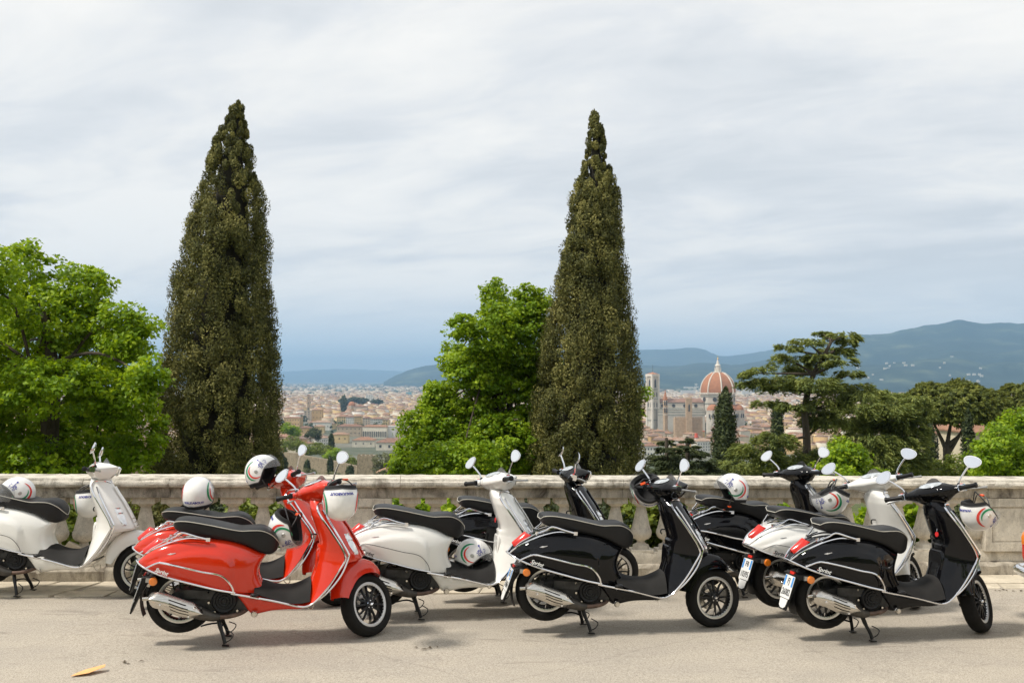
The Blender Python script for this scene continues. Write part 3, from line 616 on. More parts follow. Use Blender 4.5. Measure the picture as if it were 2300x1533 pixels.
SC_['black_mid'] = scooter('glossy black scooter right of centre with a helmet on its left handlebar', 'black', 1.559, 7.867, 9, .086, 13, pl='d')
SC_['black_back_right'] = scooter('black scooter at the back, left of the white one, helmet on its seat', 'black', 2.99, 9.30, 15, .085, 18, pl='c')
SC_['white_right'] = scooter('white scooter between two black ones, plate reading 10395', 'white', 3.435, 8.608, 17, .083, 39, bars=False, pl='b')
SC_['black_right'] = scooter('glossy black scooter at the right with plate 26082 and a teal fender tip', 'black', 3.62, 7.797, 12, .084, 40, pl='a', tag=True, fender='teal')

# ------------------------------------------------------------------ helmets
HA, HB, HC = .148, .126, .140
def el_min(az):        # az in degrees from the front, 0..180 both sides
    a = abs(az); return float(np.interp(a, [0, 20, 40, 55, 64, 70, 76, 84, 100, 140, 180], [34, 32, 25, 13, 0, -14, -28, -36, -37, -41, -46]))
def sp(az, el, off=0.):
    a, e = R(az), R(el); ce = math.cos(e) if el > 0 else max(.70, math.cos(e) ** .55)
    return np.array([(HA + off) * ce * math.cos(a) - .004, (HB + off) * ce * math.sin(a), (HC + off) * math.sin(e)])
G = []; rim = []; lin = []; n = 60
for k in range(n):
    az = -180 + 360 * k / n; e0 = el_min(az); G.append([sp(az, e0 + (90 - e0) * t) for t in np.linspace(0, 1, 16)]); rim.append(sp(az, e0, .001))
    p = sp(az, e0); r = p * np.array([.86, .86, 1]); dn = np.array([0, 0, -.026 if abs(az) > 55 else -.004])
    lin.append([p * .985, p * np.array([.975, .975, 1]) + dn * .6, p * np.array([.93, .93, 1]) + dn, p * np.array([.80, .80, 1]) + dn * .8, p * np.array([.74, .74, 1]) + np.array([0, 0, .02])] + [sp(az, e0 + (90 - e0) * t) * .80 for t in np.linspace(.1, 1, 8)])
ME_shell = MB().grid(np.array(G), cu=True).mesh('helmet_shell', [M['helmet']]); ME_lin = MB().grid(np.array(lin), cu=True).mesh('helmet_lining', [M['lining']]); ME_trim = MB().tube(rim, .0048, 6, closed=True).mesh('helmet_trim', [M['trim']])
ME_vis = MB().grid(np.array([[sp(az, el, .012 + .004 * math.cos(R(az))) for el in np.linspace(8, 56, 9)] for az in np.linspace(-72, 72, 28)])).mesh('helmet_visor', [M['visor']])
ME_visd = MB().grid(np.array([[sp(az, el, .012) * np.array([1.05, 1, 1]) for el in np.linspace(-24, 32, 9)] for az in np.linspace(-72, 72, 28)])).mesh('helmet_visor_down', [M['visor']])
def ribbon(pts, w, off=.0022):    # pts: (az, el), w widths in degrees
    m = MB(); P = np.array(pts, float); T = np.gradient(P, axis=0); T /= np.linalg.norm(T, axis=1)[:, None] + 1e-9; Nn = np.stack([-T[:, 1], T[:, 0]], 1); w = np.broadcast_to(w, len(P))
    return m.grid(np.array([[sp(*(p + q * ww * nn), off) for q in (-.5, 0, .5)] for p, nn, ww in zip(P, Nn, w)]))
def arc(c, r, a0, a1, wmax, sx=1, n=30):
    A = np.radians(np.linspace(a0, a1, n)); return ribbon([(c[0] + sx * r * math.cos(a) * 1.05, c[1] + r * math.sin(a)) for a in A], wmax * np.sin(np.linspace(.0, math.pi, n)) ** .6 + .3)
MS = {}
# left side (front is at the left of the picture): az grows to the rear
MS['L_green'] = arc((86, 8), 26, 205, 372, 6.0).mesh('stripe_green', [M['h_green']]); MS['L_red'] = arc((88, 8), 35, -85, 62, 8.0).mesh('stripe_red', [M['h_red']])
MS['R_green'] = arc((-88, 8), 35, -85, 75, 8.0, -1).mesh('stripe_green', [M['h_green']]); MS['R_red'] = arc((-86, 8), 26, 240, 400, 6.0, -1).mesh('stripe_red', [M['h_red']])
def emblem(sx):
    m = MB(); q = lambda u, v: (sx * (62 + u), 30 + v)
    def add(pts, w): mm = ribbon([q(*p) for p in cr(pts, 22)], w, .0026); m.v += mm.v; m.f += [tuple(i + m.n for i in f) for f in mm.f]; m.m += mm.m; m.n += mm.n
    add([(14, 12), (20, 16)], 7.5); add([(13, 11), (4, 2), (-3, -5)], 2.6)
    for dx, dy, k in ((2, -4, 1), (-4, 6, -1), (-8, -8, 1), (14, -8, -1)): add([(dx, dy), (dx + 6 * k, dy + 5), (dx + 11 * k, dy), (dx + 7 * k, dy - 6), (dx + 13 * k, dy - 9)], 1.9)
    return m.mesh('emblem', [M['ink_blue']])
MS['L_emb'] = emblem(1); MS['R_emb'] = emblem(-1)
def pivot(s): 
    return MB().lathe([(0, .003), (.014, .0025), (.016, 0)], 16, 'y', (0, 0, 0)).xf(Matrix.Translation(Vector(sp(s * 86, 3, .0)) ) @ Matrix.Rotation(0 if s > 0 else math.pi, 4, 'Z')).mesh('visor_pivot', [M['alu']])
MS['L_piv'] = pivot(1); MS['R_piv'] = pivot(-1)
txt = text_mesh('WALKABOUT', .027, [M['ink_blue']], bold=.0009)
for v in txt.vertices: a = 180 - math.degrees(v.co.x / .118) * -1; v.co = Vector(sp(a, -27 + math.degrees(v.co.y / .135), .0022 + (0.0004 if v.co.z > 0 else 0)))
ME_strap = MB().tube(cr([sp(70, -30) * .93, (.05, .07, -.12), (.035, .0, -.150), (.05, -.07, -.12), sp(-70, -30) * .93], 18), .005, 5).mesh('helmet_strap', [M['trim']])
ME_clip = MB().box((.038, .035, -.146), (.018, .040, .010)).mesh('helmet_clip', [M['orange']], smooth=False)
def hrot(front_deg, side):
    a = R(front_deg); c, s = math.cos(a), math.sin(a)
    if side == 'L': X, Y, Z = (c, 0, s), (0, -1, 0), (s, 0, -c)
    else: X, Y, Z = (c, 0, s), (0, 1, 0), (-s, 0, c)
    return Matrix((X, Y, Z)).transposed()
def helmet(label, px, py, y, rot, visor='up', clip=True, hang=None, scale=1.0):
    p = at(px, py, y); HM = Matrix.Translation(Vector(p)) @ rot.to_4x4() @ Matrix.Scale(scale, 4)
    r = empty('helmet', label, 'helmet', 'white open helmets of the scooter riders', mw=HM)
    sh = ob('shell', ME_shell, r)
    for k, nme in (('L_green', 'stripe'), ('L_red', 'stripe'), ('R_green', 'stripe'), ('R_red', 'stripe'), ('L_emb', 'emblem'), ('R_emb', 'emblem'), ('L_piv', 'visor_pivot'), ('R_piv', 'visor_pivot')):
        o = ob(nme, MS[k], sh)
    ob('lettering', txt, sh); ob('lining', ME_lin, r); ob('trim', ME_trim, r); ob('visor', ME_vis if visor == 'up' else ME_visd, r)
    st = ob('chin_strap', ME_strap, r)
    if clip: ob('clip', ME_clip, st)
    if hang is not None:      # the strap it hangs by, from helmet to the bar
        q = HM.inverted() @ Vector(at(*hang))
        ob('hanging_strap', MB().tube(cr([sp(75, -32) * .93, np.array(q) * .6 + sp(75, -32) * .4, tuple(q)], 10), .005, 5).tube(cr([sp(-75, -32) * .93, np.array(q) * .6 + sp(-75, -32) * .4, tuple(q)], 10), .005, 5).mesh('hanging_strap', [M['trim']]), r)
    return r
Rz = lambda d: Matrix.Rotation(R(d), 3, 'Z'); Rx = lambda d: Matrix.Rotation(R(d), 3, 'X')
helmet('white helmet with visor down resting on the seat of the left white scooter', 38, 1106, 8.72, Rz(40) @ hrot(180, 'L'), 'down')
helmet('white helmet hanging upside down behind the left white scooter\'s neck', 200, 1127, 9.0, Rz(20) @ Matrix(((0, 1, 0), (1, 0, 0), (0, 0, -1))), hang=(205, 1088, 8.9))
helmet('white helmet standing on the rear red scooter\'s seat, its back to the camera', 445, 1107, 8.32, Rz(2) @ Matrix(((0, -1, 0), (1, 0, 0), (0, 0, 1))))
helmet('white helmet beside the left mirror of the rear red scooter, opening towards the right', 590, 1058, 8.35, Rz(-14) @ hrot(10, 'R'))
helmet('white helmet hanging under the handlebar of the front red scooter, inner side up', 648, 1188, 7.45, Rz(-6) @ Rx(8) @ hrot(-18, 'L'), hang=(640, 1140, 7.45))
helmet('upside down white helmet on the right handlebar of the front red scooter', 765, 1124, 7.05, Rz(14) @ Matrix(((0, 1, 0), (1, 0, 0), (0, 0, -1))), hang=(768, 1098, 7.2))
helmet('white helmet lying on the black footboard mat of the middle white scooter', 1064, 1247, 8.2, Rz(-8) @ Rx(-8) @ hrot(-24, 'R'))
helmet('white helmet hooked over the left grip of the black centre scooter, dark inside facing out', 1452, 1096, 8.05, Rx(-12) @ Matrix(((-.35, -.94, 0), (0, 0, 1), (.94, -.35, 0))).transposed().transposed(), hang=(1446, 1075, 7.95))
helmet('white helmet standing on the seat of the rear black scooter, facing left', 1643, 1098, 8.85, Rz(8) @ hrot(182, 'L'))
helmet('white helmet hanging at the left grip of the right white scooter, above the seat', 1862, 1117, 8.25, Rz(-10) @ hrot(146, 'R'), hang=(1880, 1075, 8.3))
helmet('white helmet hanging from the right handlebar of the black scooter at the right', 2200, 1152, 8.15, Rz(8) @ hrot(14, 'L'), hang=(2190, 1103, 8.1))
# ------------------------------------------------------------------ road and pavement
def asphalt():
    m, t, b = nodes_mat('worn_asphalt')
    a = tex(t, scale=260, det=2, rough=.7); v = tex(t, 'voronoi', scale=170); c = ramp(t, a, [(.28, (.17, .15, .125)), (.5, (.43, .378, .305)), (.72, (.63, .57, .47))])
    c = mixc(t, ramp(t, v, [(.05, .35), (.25, 0.)]), c, (.60, .57, .52))
    big = tex(t, scale=.9, det=7, rough=.65, stretch=(1, 2.2, 1)); c = mixc(t, ramp(t, big, [(.40, .0), (.60, .75)]), c, mixc(t, .5, c, (.30, .27, .235)))
    gr = tex(t, scale=75, det=3, rough=.8); c = mixc(t, ramp(t, gr, [(.36, .55), (.47, .0), (.56, 0.), (.68, .45)]), c, mixc(t, ramp(t, gr, [(.45, 0.), (.55, 1.)]), (.14, .125, .105), (.66, .62, .55)))
    st = tex(t, scale=2.2, det=9, rough=.75, stretch=(.7, 2.6, 1), dist=.6); c = mixc(t, ramp(t, st, [(.58, 0.), (.64, .40), (.68, .65)]), c, (.17, .145, .12))
    vc = t.nodes.new('ShaderNodeTexVoronoi'); vc.feature = 'DISTANCE_TO_EDGE'; vc.inputs['Scale'].default_value = .55; mpn = t.nodes.new('ShaderNodeMapping'); tcn = t.nodes.new('ShaderNodeTexCoord'); t.links.new(tcn.outputs['Object'], mpn.inputs[0]); wv = mixc(t, .12, mpn.outputs[0], tex(t, scale=3, det=6)); t.links.new(wv, vc.inputs['Vector'])
    c = mixc(t, ramp(t, vc.outputs[0], [(.0, .22), (.004, .0)]), c, (.12, .10, .085))
    sp_ = tex(t, scale=34, det=1); c = mixc(t, ramp(t, sp_, [(.78, 0.), (.82, .8)]), c, (.10, .09, .08))
    _in(t, b.inputs['Base Color'], c); b.inputs['Roughness'].default_value = .92; b.inputs['Specular IOR Level'].default_value = .25
    bump(t, b, mixc(t, .5, a, tex(t, scale=90, det=3)), .55, .006); return m
def stone(name, base, dark, scale=1., pit=.5, stain=.55):
    m, t, b = nodes_mat(name); f = tex(t, scale=5 * scale, det=8, rough=.65); c = ramp(t, f, [(.3, tuple(x * .78 for x in base)), (.55, base), (.75, tuple(min(1, x * 1.16) for x in base))])
    s = tex(t, scale=3.0 * scale, det=7, rough=.7, stretch=(1, 1, .55), dist=.5); c = mixc(t, ramp(t, s, [(.47, 0.), (.66, stain)]), c, dark)
    w = tex(t, scale=9 * scale, det=4, stretch=(1.4, 1.4, .25)); c = mixc(t, ramp(t, w, [(.58, 0.), (.72, .45 * stain)]), c, tuple(x * .8 for x in dark))
    p = tex(t, scale=75 * scale, det=3, rough=.6); c = mixc(t, ramp(t, p, [(.30, pit), (.40, 0.)]), c, tuple(x * .5 for x in dark))
    _in(t, b.inputs['Base Color'], c); b.inputs['Roughness'].default_value = .9; b.inputs['Specular IOR Level'].default_value = .2
    bump(t, b, mixc(t, .5, p, tex(t, scale=22 * scale, det=5)), .6, .012); return m
M['asphalt'] = asphalt()
M['stone_top'] = stone('weathered_coping', (.64, .59, .50), (.13, .11, .085), 1.7, .95, .75)
M['stone_dark'] = stone('stained_shaded_frieze', (.50, .45, .37), (.075, .064, .050), 1.5, .85, 1.)  # stains, plus the coping's overhang shade put into a darker stone colour
M['stone'] = stone('balustrade_stone', (.70, .64, .535), (.19, .16, .12), 2.0, .9, .45)
M['stone_base'] = stone('rough_base', (.46, .41, .33), (.13, .105, .08), 2.2, .95, .75)
M['slab'] = stone('pavement_stone', (.62, .55, .43), (.28, .23, .165), 1.0, .45, .45)
M['soil'] = mat('joint_soil', (.12, .10, .075), .95, var=.4, vs=9, bmp=.5, bs_=40, bd=.01)

xs = np.concatenate([np.linspace(-60, -8, 14), np.linspace(-7, 7, 40), np.linspace(8, 60, 14)]); ys = np.concatenate([np.linspace(-26, 2, 15), np.linspace(2.5, 11.2, 30)])
G = np.array([[(x, y, gz(x) + .006 * math.sin(x * 1.7 + y) * math.sin(y * 1.3)) for y in ys] for x in xs]); ob('road', MB().grid(G).mesh('road', [M['asphalt']], sharp=0), kind='structure')

# balustrade frame: u runs along it, measured on the front plane of its base
BL = np.array(at(0, 900, 9.36)); YAW = R(5.3); BD = np.array([math.cos(YAW), math.sin(YAW)]); B0 = np.array([-4.02, 9.30])     # left end at frame edge
def bal_u(px, dy=0.0):
    d = ray(px, 1000); u_ = d[0] / d[1]; o = B0 + np.array([-math.sin(YAW), math.cos(YAW)]) * dy      # solve (o + t*BD).x = u_*(..).y
    return (u_ * o[1] - o[0]) / (BD[0] - u_ * BD[1])
bal_M = Matrix.Translation((B0[0], B0[1], gz(B0[0]))) @ Matrix.Rotation(YAW, 4, 'Z') @ Matrix.Rotation(math.atan(SLOPE * math.cos(YAW)), 4, 'Y')
bal = empty('balustrade', 'weathered stone balustrade with turned balusters behind the scooters', 'balustrade', mw=bal_M)
U0, U1 = bal_u(-700), bal_u(3000)
def seg_box(name, u0, u1, prof, matl, n=26, jit=.0015, mis=0., pr=bal):
    """horizontal moulding: profile in (y, z), front is -y, with a slightly uneven surface"""
    P = np.array(prof, float); us = np.linspace(u0, u1, n); G = []
    for u in us:
        k = RNG.normal(0, jit, P.shape); k[np.abs(P[:, 0]) < 1e-9] *= 1; G.append(np.column_stack([np.full(len(P), u), P[:, 0] + k[:, 0], P[:, 1] + k[:, 1] * .6]))
    G = np.array(G); m = MB().grid(G, cv=True); b = len(P); m.f.append(tuple(range(b))); m.m.append(0); m.f.append(tuple((n - 1) * b + i for i in range(b))[::-1]); m.m.append(0)
    return ob(name, m.mesh(name, [matl], sharp=35), pr)
D = .30
cop = [(-.055, .872), (-.070, .884), (-.076, .902), (-.070, .924), (-.055, .934), (-.052, .944), (-.046, .955), (D + .046, .957), (D + .052, .944), (D + .072, .92), (D + .072, .885), (D + .05, .872)]
fri = [(.0, .768), (-.008, .775), (-.008, .868), (0, .8705), (D, .8705), (D + .008, .868), (D + .008, .775), (D, .768)]
plin = [(.03, .130), (.03, .206), (.040, .236), (D - .04, .236), (D - .03, .206), (D - .03, .130)]
base = [(-.045, -.08), (-.045, .095), (-.030, .112), (.0, .128), (D, .128), (D + .03, .112), (D + .05, .095), (D + .05, -.3)]
joints = [U0] + [bal_u(p) for p in (-520, -330, -120, 190, 382, 620, 897, 1142, 1395, 1640, 1905, 2221, 2450, 2700)] + [U1]
for a, b in zip(joints[:-1], joints[1:]):
    k = max(6, int((b - a) * 22)); seg_box('coping_block', a + .002, b - .002, cop, M['stone_top'], k, .0022)
    seg_box('frieze_block', a + .0015, b - .0015, fri, M['stone_dark'], k, .001)
jb = [U0] + [bal_u(p) for p in (-400, -90, 240, 560, 905, 1260, 1595, 1930, 2175, 2480)] + [U1]
for a, b in zip(jb[:-1], jb[1:]):
    k = max(6, int((b - a) * 16)); seg_box('base_block', a + .0015, b - .0015, base, M['stone_base'], k, .004); seg_box('plinth_block', a + .002, b - .002, plin, M['stone'], k, .0025)
# pedestals with a sunk panel
def pedestal(ua, ub):
    w = ub - ua; p = empty_part = None
    body = MB().box(((ua + ub) / 2, D / 2, .503), (w, D - .02, .530)); o = ob('pedestal', body.mesh('pedestal', [M['stone']], smooth=False), bal)
    f = MB(); fy = .008; t = .07; fw = .022
    f.box(((ua + ub) / 2, fy - .006, .725), (w, .024, .084)).box(((ua + ub) / 2, fy - .006, .282), (w, .024, .088)).box((ua + t / 2 + .002, fy - .0055, .503), (t, .023, .358)).box((ub - t / 2 - .002, fy - .0055, .503), (t, .023, .358))
    ob('panel_frame', f.mesh('panel_frame', [M['stone']], smooth=False), o)['kind'] = 'stuff'
    ob('sunk_panel', MB().box(((ua + ub) / 2, .008, .503), (w - 2 * t - .03, .012, .33)).mesh('sunk_panel', [M['stone']], smooth=False), o)
PED = [(bal_u(688), bal_u(878)), (bal_u(2208), bal_u(2408)), (bal_u(-480), bal_u(-290))]
for a, b in PED: pedestal(a, b)
prof = [(.0, .236), (.088, .236), (.088, .252), (.080, .262), (.082, .280), (.076, .296), (.052, .306), (.040, .318), (.038, .332), (.050, .345), (.078, .356), (.098, .378), (.106, .408), (.105, .436), (.097, .448), (.094, .452), (.090, .470), (.074, .535), (.060, .600), (.048, .655), (.044, .668), (.052, .674), (.066, .682), (.080, .697), (.086, .708), (0, .708)]
def baluster_mesh(seed):
    r = np.random.default_rng(seed); m = MB(); n = 20; G = []
    for k in range(n):
        a = 2 * math.pi * k / n; G.append([((q[0] * (1 + r.normal(0, .012))) * math.cos(a), (q[0] * (1 + r.normal(0, .012))) * math.sin(a), q[1]) for q in prof])
    m.grid(np.array(G), cu=True); m.box((0, 0, .738), (.208, .208, .060)); m.box((0, 0, .2435), (.215, .215, .018)); return m.mesh('baluster', [M['stone']], sharp=45)
BM = [baluster_mesh(s) for s in range(5)]
pxs = [-245, -178, -112, -46, 20, 75, 131, 192, 262, 328, 393, 458, 524, 591, 650] + [920 + 57.5 * k for k in range(23)] + [2450 + 57 * k for k in range(8)]
for k, p in enumerate(pxs):
    o = ob('baluster', BM[k % 5], bal, loc=(bal_u(p, .15), D / 2 - .005, 0), rot=(0, 0, k * 1.57 + RNG.normal(0, .02)))
# a broken piece of stone left on the plinth between two balusters
fr_o = MB().prism([(-.11, -.028), (.06, -.036), (.115, -.02), (.11, .03), (.0, .036), (-.10, .03)], -.04, .04, 'xz', inset=.01).box((.09, .0, -.045), (.07, .07, .03))
fo = ob('stone_fragment', fr_o.mesh('stone_fragment', [M['slab']], sharp=20), None, 'broken piece of pale stone lying between two balusters behind the white scooter', 'stone'); fo.matrix_world = bal_M @ Matrix.Translation((bal_u(170), .075, .285)) @ Matrix.Rotation(R(28), 4, 'Y') @ Matrix.Rotation(R(10), 4, 'Z')

# pavement slabs in front of the balustrade
pav_M = bal_M; pv = empty('pavement', None, None, mw=pav_M); pv['kind'] = 'structure'
ob('bedding', MB().box(((U0 + U1) / 2, -.36, -.036), (U1 - U0, .66, .05)).mesh('bedding', [M['soil']], smooth=False), pv)
for row, (ya, yb, l0) in enumerate(((-.050, -.44, .52), (-.452, -.665, .44))):
    u = U0
    while u < U1:
        l = l0 * (1 + random.uniform(-.3, .35)); sk = .10 * (yb - ya) / -.39 + random.uniform(-.05, .05); z = random.uniform(-.003, .004); g = .006
        V = []
        for zz, ins in ((-.03, 0), (.006 + z, 0), (.011 + z, .008)):
            V += [(u + g + ins, ya - g - ins, zz), (u + l - g - ins, ya - g - ins, zz), (u + l - g - sk - ins + RNG.normal(0, .012), yb + g + ins, zz), (u + g - sk + ins + RNG.normal(0, .012), yb + g + ins, zz)]
        ob('slab', MB().add(V, [(8, 9, 10, 11)] + [(a * 4 + i, a * 4 + (i + 1) % 4, a * 4 + 4 + (i + 1) % 4, a * 4 + 4 + i) for a in (0, 1) for i in range(4)]).mesh('slab', [M['slab']], smooth=False), pv); u += l
# litter and weeds on the road
V = [(0, 0, 0), (.10, .035, .010), (.165, .13, .022), (.15, .175, .026), (.05, .12, .010), (.01, .05, .003)]
card = ob('paper_scrap', MB().add(V, [(0, 1, 4, 5), (1, 2, 3, 4)]).add([(x, y, z + .0015) for x, y, z in V], [(0, 5, 4, 1), (1, 4, 3, 2)]).mesh('paper_scrap', [mat('orange_card', (.80, .42, .16), .7, var=.12, vs=30)], smooth=False), None, 'orange scrap of card lying on the road at the lower left', 'litter')
pc = at(158, 1523, 6.36); card.location = (pc[0], 1.92 * 2236 / (1523 - 850) * 1.0 - .02, gz(pc[0]) + .012)
def leaf_litter(px, py, n_, label, sz=.05):
    y = EYE * FPX / (py - 850.); x = (px - 1150) / FPX * y; m = MB()
    for k in range(n_):
        a = random.uniform(0, 6.28); c = np.array([x + random.gauss(0, sz), y + random.gauss(0, sz * .5), gz(x) + .008]); d = np.array([math.cos(a), math.sin(a), 0]) * .022; e = np.array([-d[1], d[0], 0]) * .35
        m.add([c - d, c - e + (0, 0, .006), c + d, c + e + (0, 0, .004)], [(0, 1, 2, 3)])
    o = ob('dry_leaves', m.mesh('dry_leaves', [mat('dry_leaf', (.10, .075, .045), .9)], smooth=False), kind='stuff'); o['label'] = label; o['category'] = 'leaves'
leaf_litter(300, 1492, 5, 'few dark leaf bits on the road near the orange scrap'); leaf_litter(965, 1452, 7, 'small dark leaf bits on the road below the middle white scooter')
leaf_litter(2262, 1310, 9, 'short dark twigs along the kerb at the right', .09)

# ------------------------------------------------------------------ terrain
TY = [-80, -30, -12, 9.5, 10.4, 12, 16, 25, 45, 80, 150, 250, 390, 600, 850, 1000, 60000]; TZ = [14, 5, -.25, -.25, -.75, -1.0, -2.2, -5, -10, -17, -26, -34, -46, -66, -80, -83, -83]
def tz(x, y):
    z = float(np.interp(y, TY, TZ)); return z + (math.sin(x * .05 + y * .03) * 1.1 if 30 < y < 850 else 0) * min(1, max(0, (y - 20) / 60))
gx = np.concatenate([-np.geomspace(30000, 30, 26), np.linspace(-25, 25, 21), np.geomspace(30, 30000, 26)]); gy = np.array([-2000, -400, -80, -55, -40, -30, -24, -16, -12, 0, 9.5, 9.9, 10.4, 11, 12, 14, 16, 20, 25, 35, 45, 60, 80, 110, 150, 200, 250, 320, 390, 480, 600, 720, 850, 1000, 1500, 2500, 4000, 7000, 12000, 20000, 34000], float)
def ground_mat():
    m, t, b = nodes_mat('ground_cover'); f = tex(t, scale=.35, det=9, rough=.7); c = ramp(t, f, [(.3, (.035, .05, .015)), (.5, (.08, .10, .03)), (.7, (.17, .15, .08))])
    far = tex(t, scale=.004, det=8, rough=.75); c2 = ramp(t, far, [(.4, (.06, .08, .045)), (.55, (.16, .155, .12)), (.65, (.26, .235, .20))])
    g = t.nodes.new('ShaderNodeNewGeometry'); s_ = t.nodes.new('ShaderNodeSeparateXYZ'); t.links.new(g.outputs['Position'], s_.inputs[0]); mr = t.nodes.new('ShaderNodeMapRange'); t.links.new(s_.outputs[1], mr.inputs[0]); mr.inputs[1].default_value = 700; mr.inputs[2].default_value = 1000
    _in(t, b.inputs['Base Color'], mixc(t, mr.outputs[0], c, c2)); b.inputs['Roughness'].default_value = .95; b.inputs['Specular IOR Level'].default_value = .1; return m
ob('ground', MB().grid(np.array([[(x, y, tz(x, y) + (gz(x) if -30 < y < 14 else 0) * (1 if abs(x) < 60 else 0)) for y in gy] for x in gx])).mesh('ground', [ground_mat()], sharp=0), kind='structure')

# ------------------------------------------------------------------ foliage
def leaf_mat(name, dark, mid, light, transl=.35, rough=.5):
    m = bpy.data.materials.new(name); m.use_nodes = True; t = m.node_tree; t.nodes.clear(); o = t.nodes.new('ShaderNodeOutputMaterial'); b = t.nodes.new('ShaderNodeBsdfPrincipled'); tr = t.nodes.new('ShaderNodeBsdfTranslucent'); mx = t.nodes.new('ShaderNodeMixShader')
    a = t.nodes.new('ShaderNodeAttribute'); a.attribute_name = 'tint'; f = tex(t, scale=1.3, det=4); s_ = t.nodes.new('ShaderNodeMath'); s_.operation = 'ADD'; s2 = t.nodes.new('ShaderNodeMath'); s2.operation = 'MULTIPLY_ADD'
    t.links.new(f, s2.inputs[0]); s2.inputs[1].default_value = .6; s2.inputs[2].default_value = -.3; t.links.new(a.outputs['Fac'], s_.inputs[0]); t.links.new(s2.outputs[0], s_.inputs[1])
    c = ramp(t, s_.outputs[0], [(.1, dark), (.5, mid), (.9, light)]); _in(t, b.inputs['Base Color'], c); b.inputs['Roughness'].default_value = rough; b.inputs['Specular IOR Level'].default_value = .35
    _in(t, tr.inputs[0], mixc(t, .35, c, (min(1, light[0] * 1.5), min(1, light[1] * 1.4), light[2]))); mx.inputs[0].default_value = transl
    t.links.new(b.outputs[0], mx.inputs[1]); t.links.new(tr.outputs[0], mx.inputs[2]); t.links.new(mx.outputs[0], o.inputs[0]); return m
M['maple'] = leaf_mat('lime_leaves', (.075, .15, .005), (.20, .34, .009), (.43, .55, .022), .45)
M['linden'] = leaf_mat('fresh_leaves', (.075, .15, .006), (.20, .335, .012), (.42, .54, .03), .42)
M['cypress'] = leaf_mat('cypress_sprays', (.040, .046, .012), (.135, .140, .038), (.33, .30, .09), .2, .75)
M['cypress_green'] = leaf_mat('dark_cypress_sprays', (.020, .034, .012), (.052, .072, .024), (.10, .12, .036), .12, .7)
M['cedar'] = leaf_mat('cedar_needles', (.06, .09, .026), (.17, .215, .055), (.33, .36, .09), .28, .65)
M['pine'] = leaf_mat('pine_needles', (.045, .065, .014), (.14, .17, .030), (.27, .28, .05), .25, .65)
M['bush'] = leaf_mat('bush_leaves', (.05, .09, .014), (.15, .20, .026), (.30, .34, .05), .35)
M['olive'] = leaf_mat('olive_leaves', (.06, .075, .03), (.13, .145, .06), (.24, .24, .11), .2)
M['bark'] = mat('bark', (.075, .058, .042), .9, var=.4, vs=8, bmp=.7, bs_=30, bd=.02, stretch=(1, 1, .25))
M['core'] = mat('crown_shade', (.020, .018, .010), .95, var=.5, vs=5)  # near-black filler: shade between the crown tufts is put into its colour
M['bark_core'] = mat('inner_branches', (.035, .030, .020), .95, var=.5, vs=3)
def unit(n): v = RNG.normal(size=(n, 3)); return v / np.linalg.norm(v, axis=1)[:, None]
def leaves(C, Nn, size, aspect=1.0,  tint=None, fold=.0, jitter=.5, dirv=None):
    """one rhombic leaf per centre; Nn = preferred facing; dirv = preferred long axis"""
    n = len(C); Nn = Nn + RNG.normal(size=(n, 3)) * jitter; Nn /= np.linalg.norm(Nn, axis=1)[:, None] + 1e-9
    d = unit(n) if dirv is None else dirv + RNG.normal(size=(n, 3)) * .25; A = d - (d * Nn).sum(1)[:, None] * Nn; A /= np.linalg.norm(A, axis=1)[:, None] + 1e-9; B = np.cross(Nn, A)
    s = (size * RNG.uniform(.65, 1.3, n))[:, None] if np.isscalar(size) else size[:, None]; V = np.stack([C - A * s, C - B * s * aspect + Nn * s * .2, C + A * s, C + B * s * aspect + Nn * s * .2], 1).reshape(-1, 3)
    return V, np.arange(4 * n).reshape(n, 4), (RNG.uniform(0, 1, n) if tint is None else np.clip(tint, 0, 1))
def tri_count(): pass
def limb_mesh(paths, name='trunk'):
    m = MB()
    for pts, r0, r1 in paths: P = cr(pts, max(4, len(pts) * 4)); m.tube(P, np.linspace(r0, r1, len(P)), 7)
    return m.mesh(name, [M['bark']])
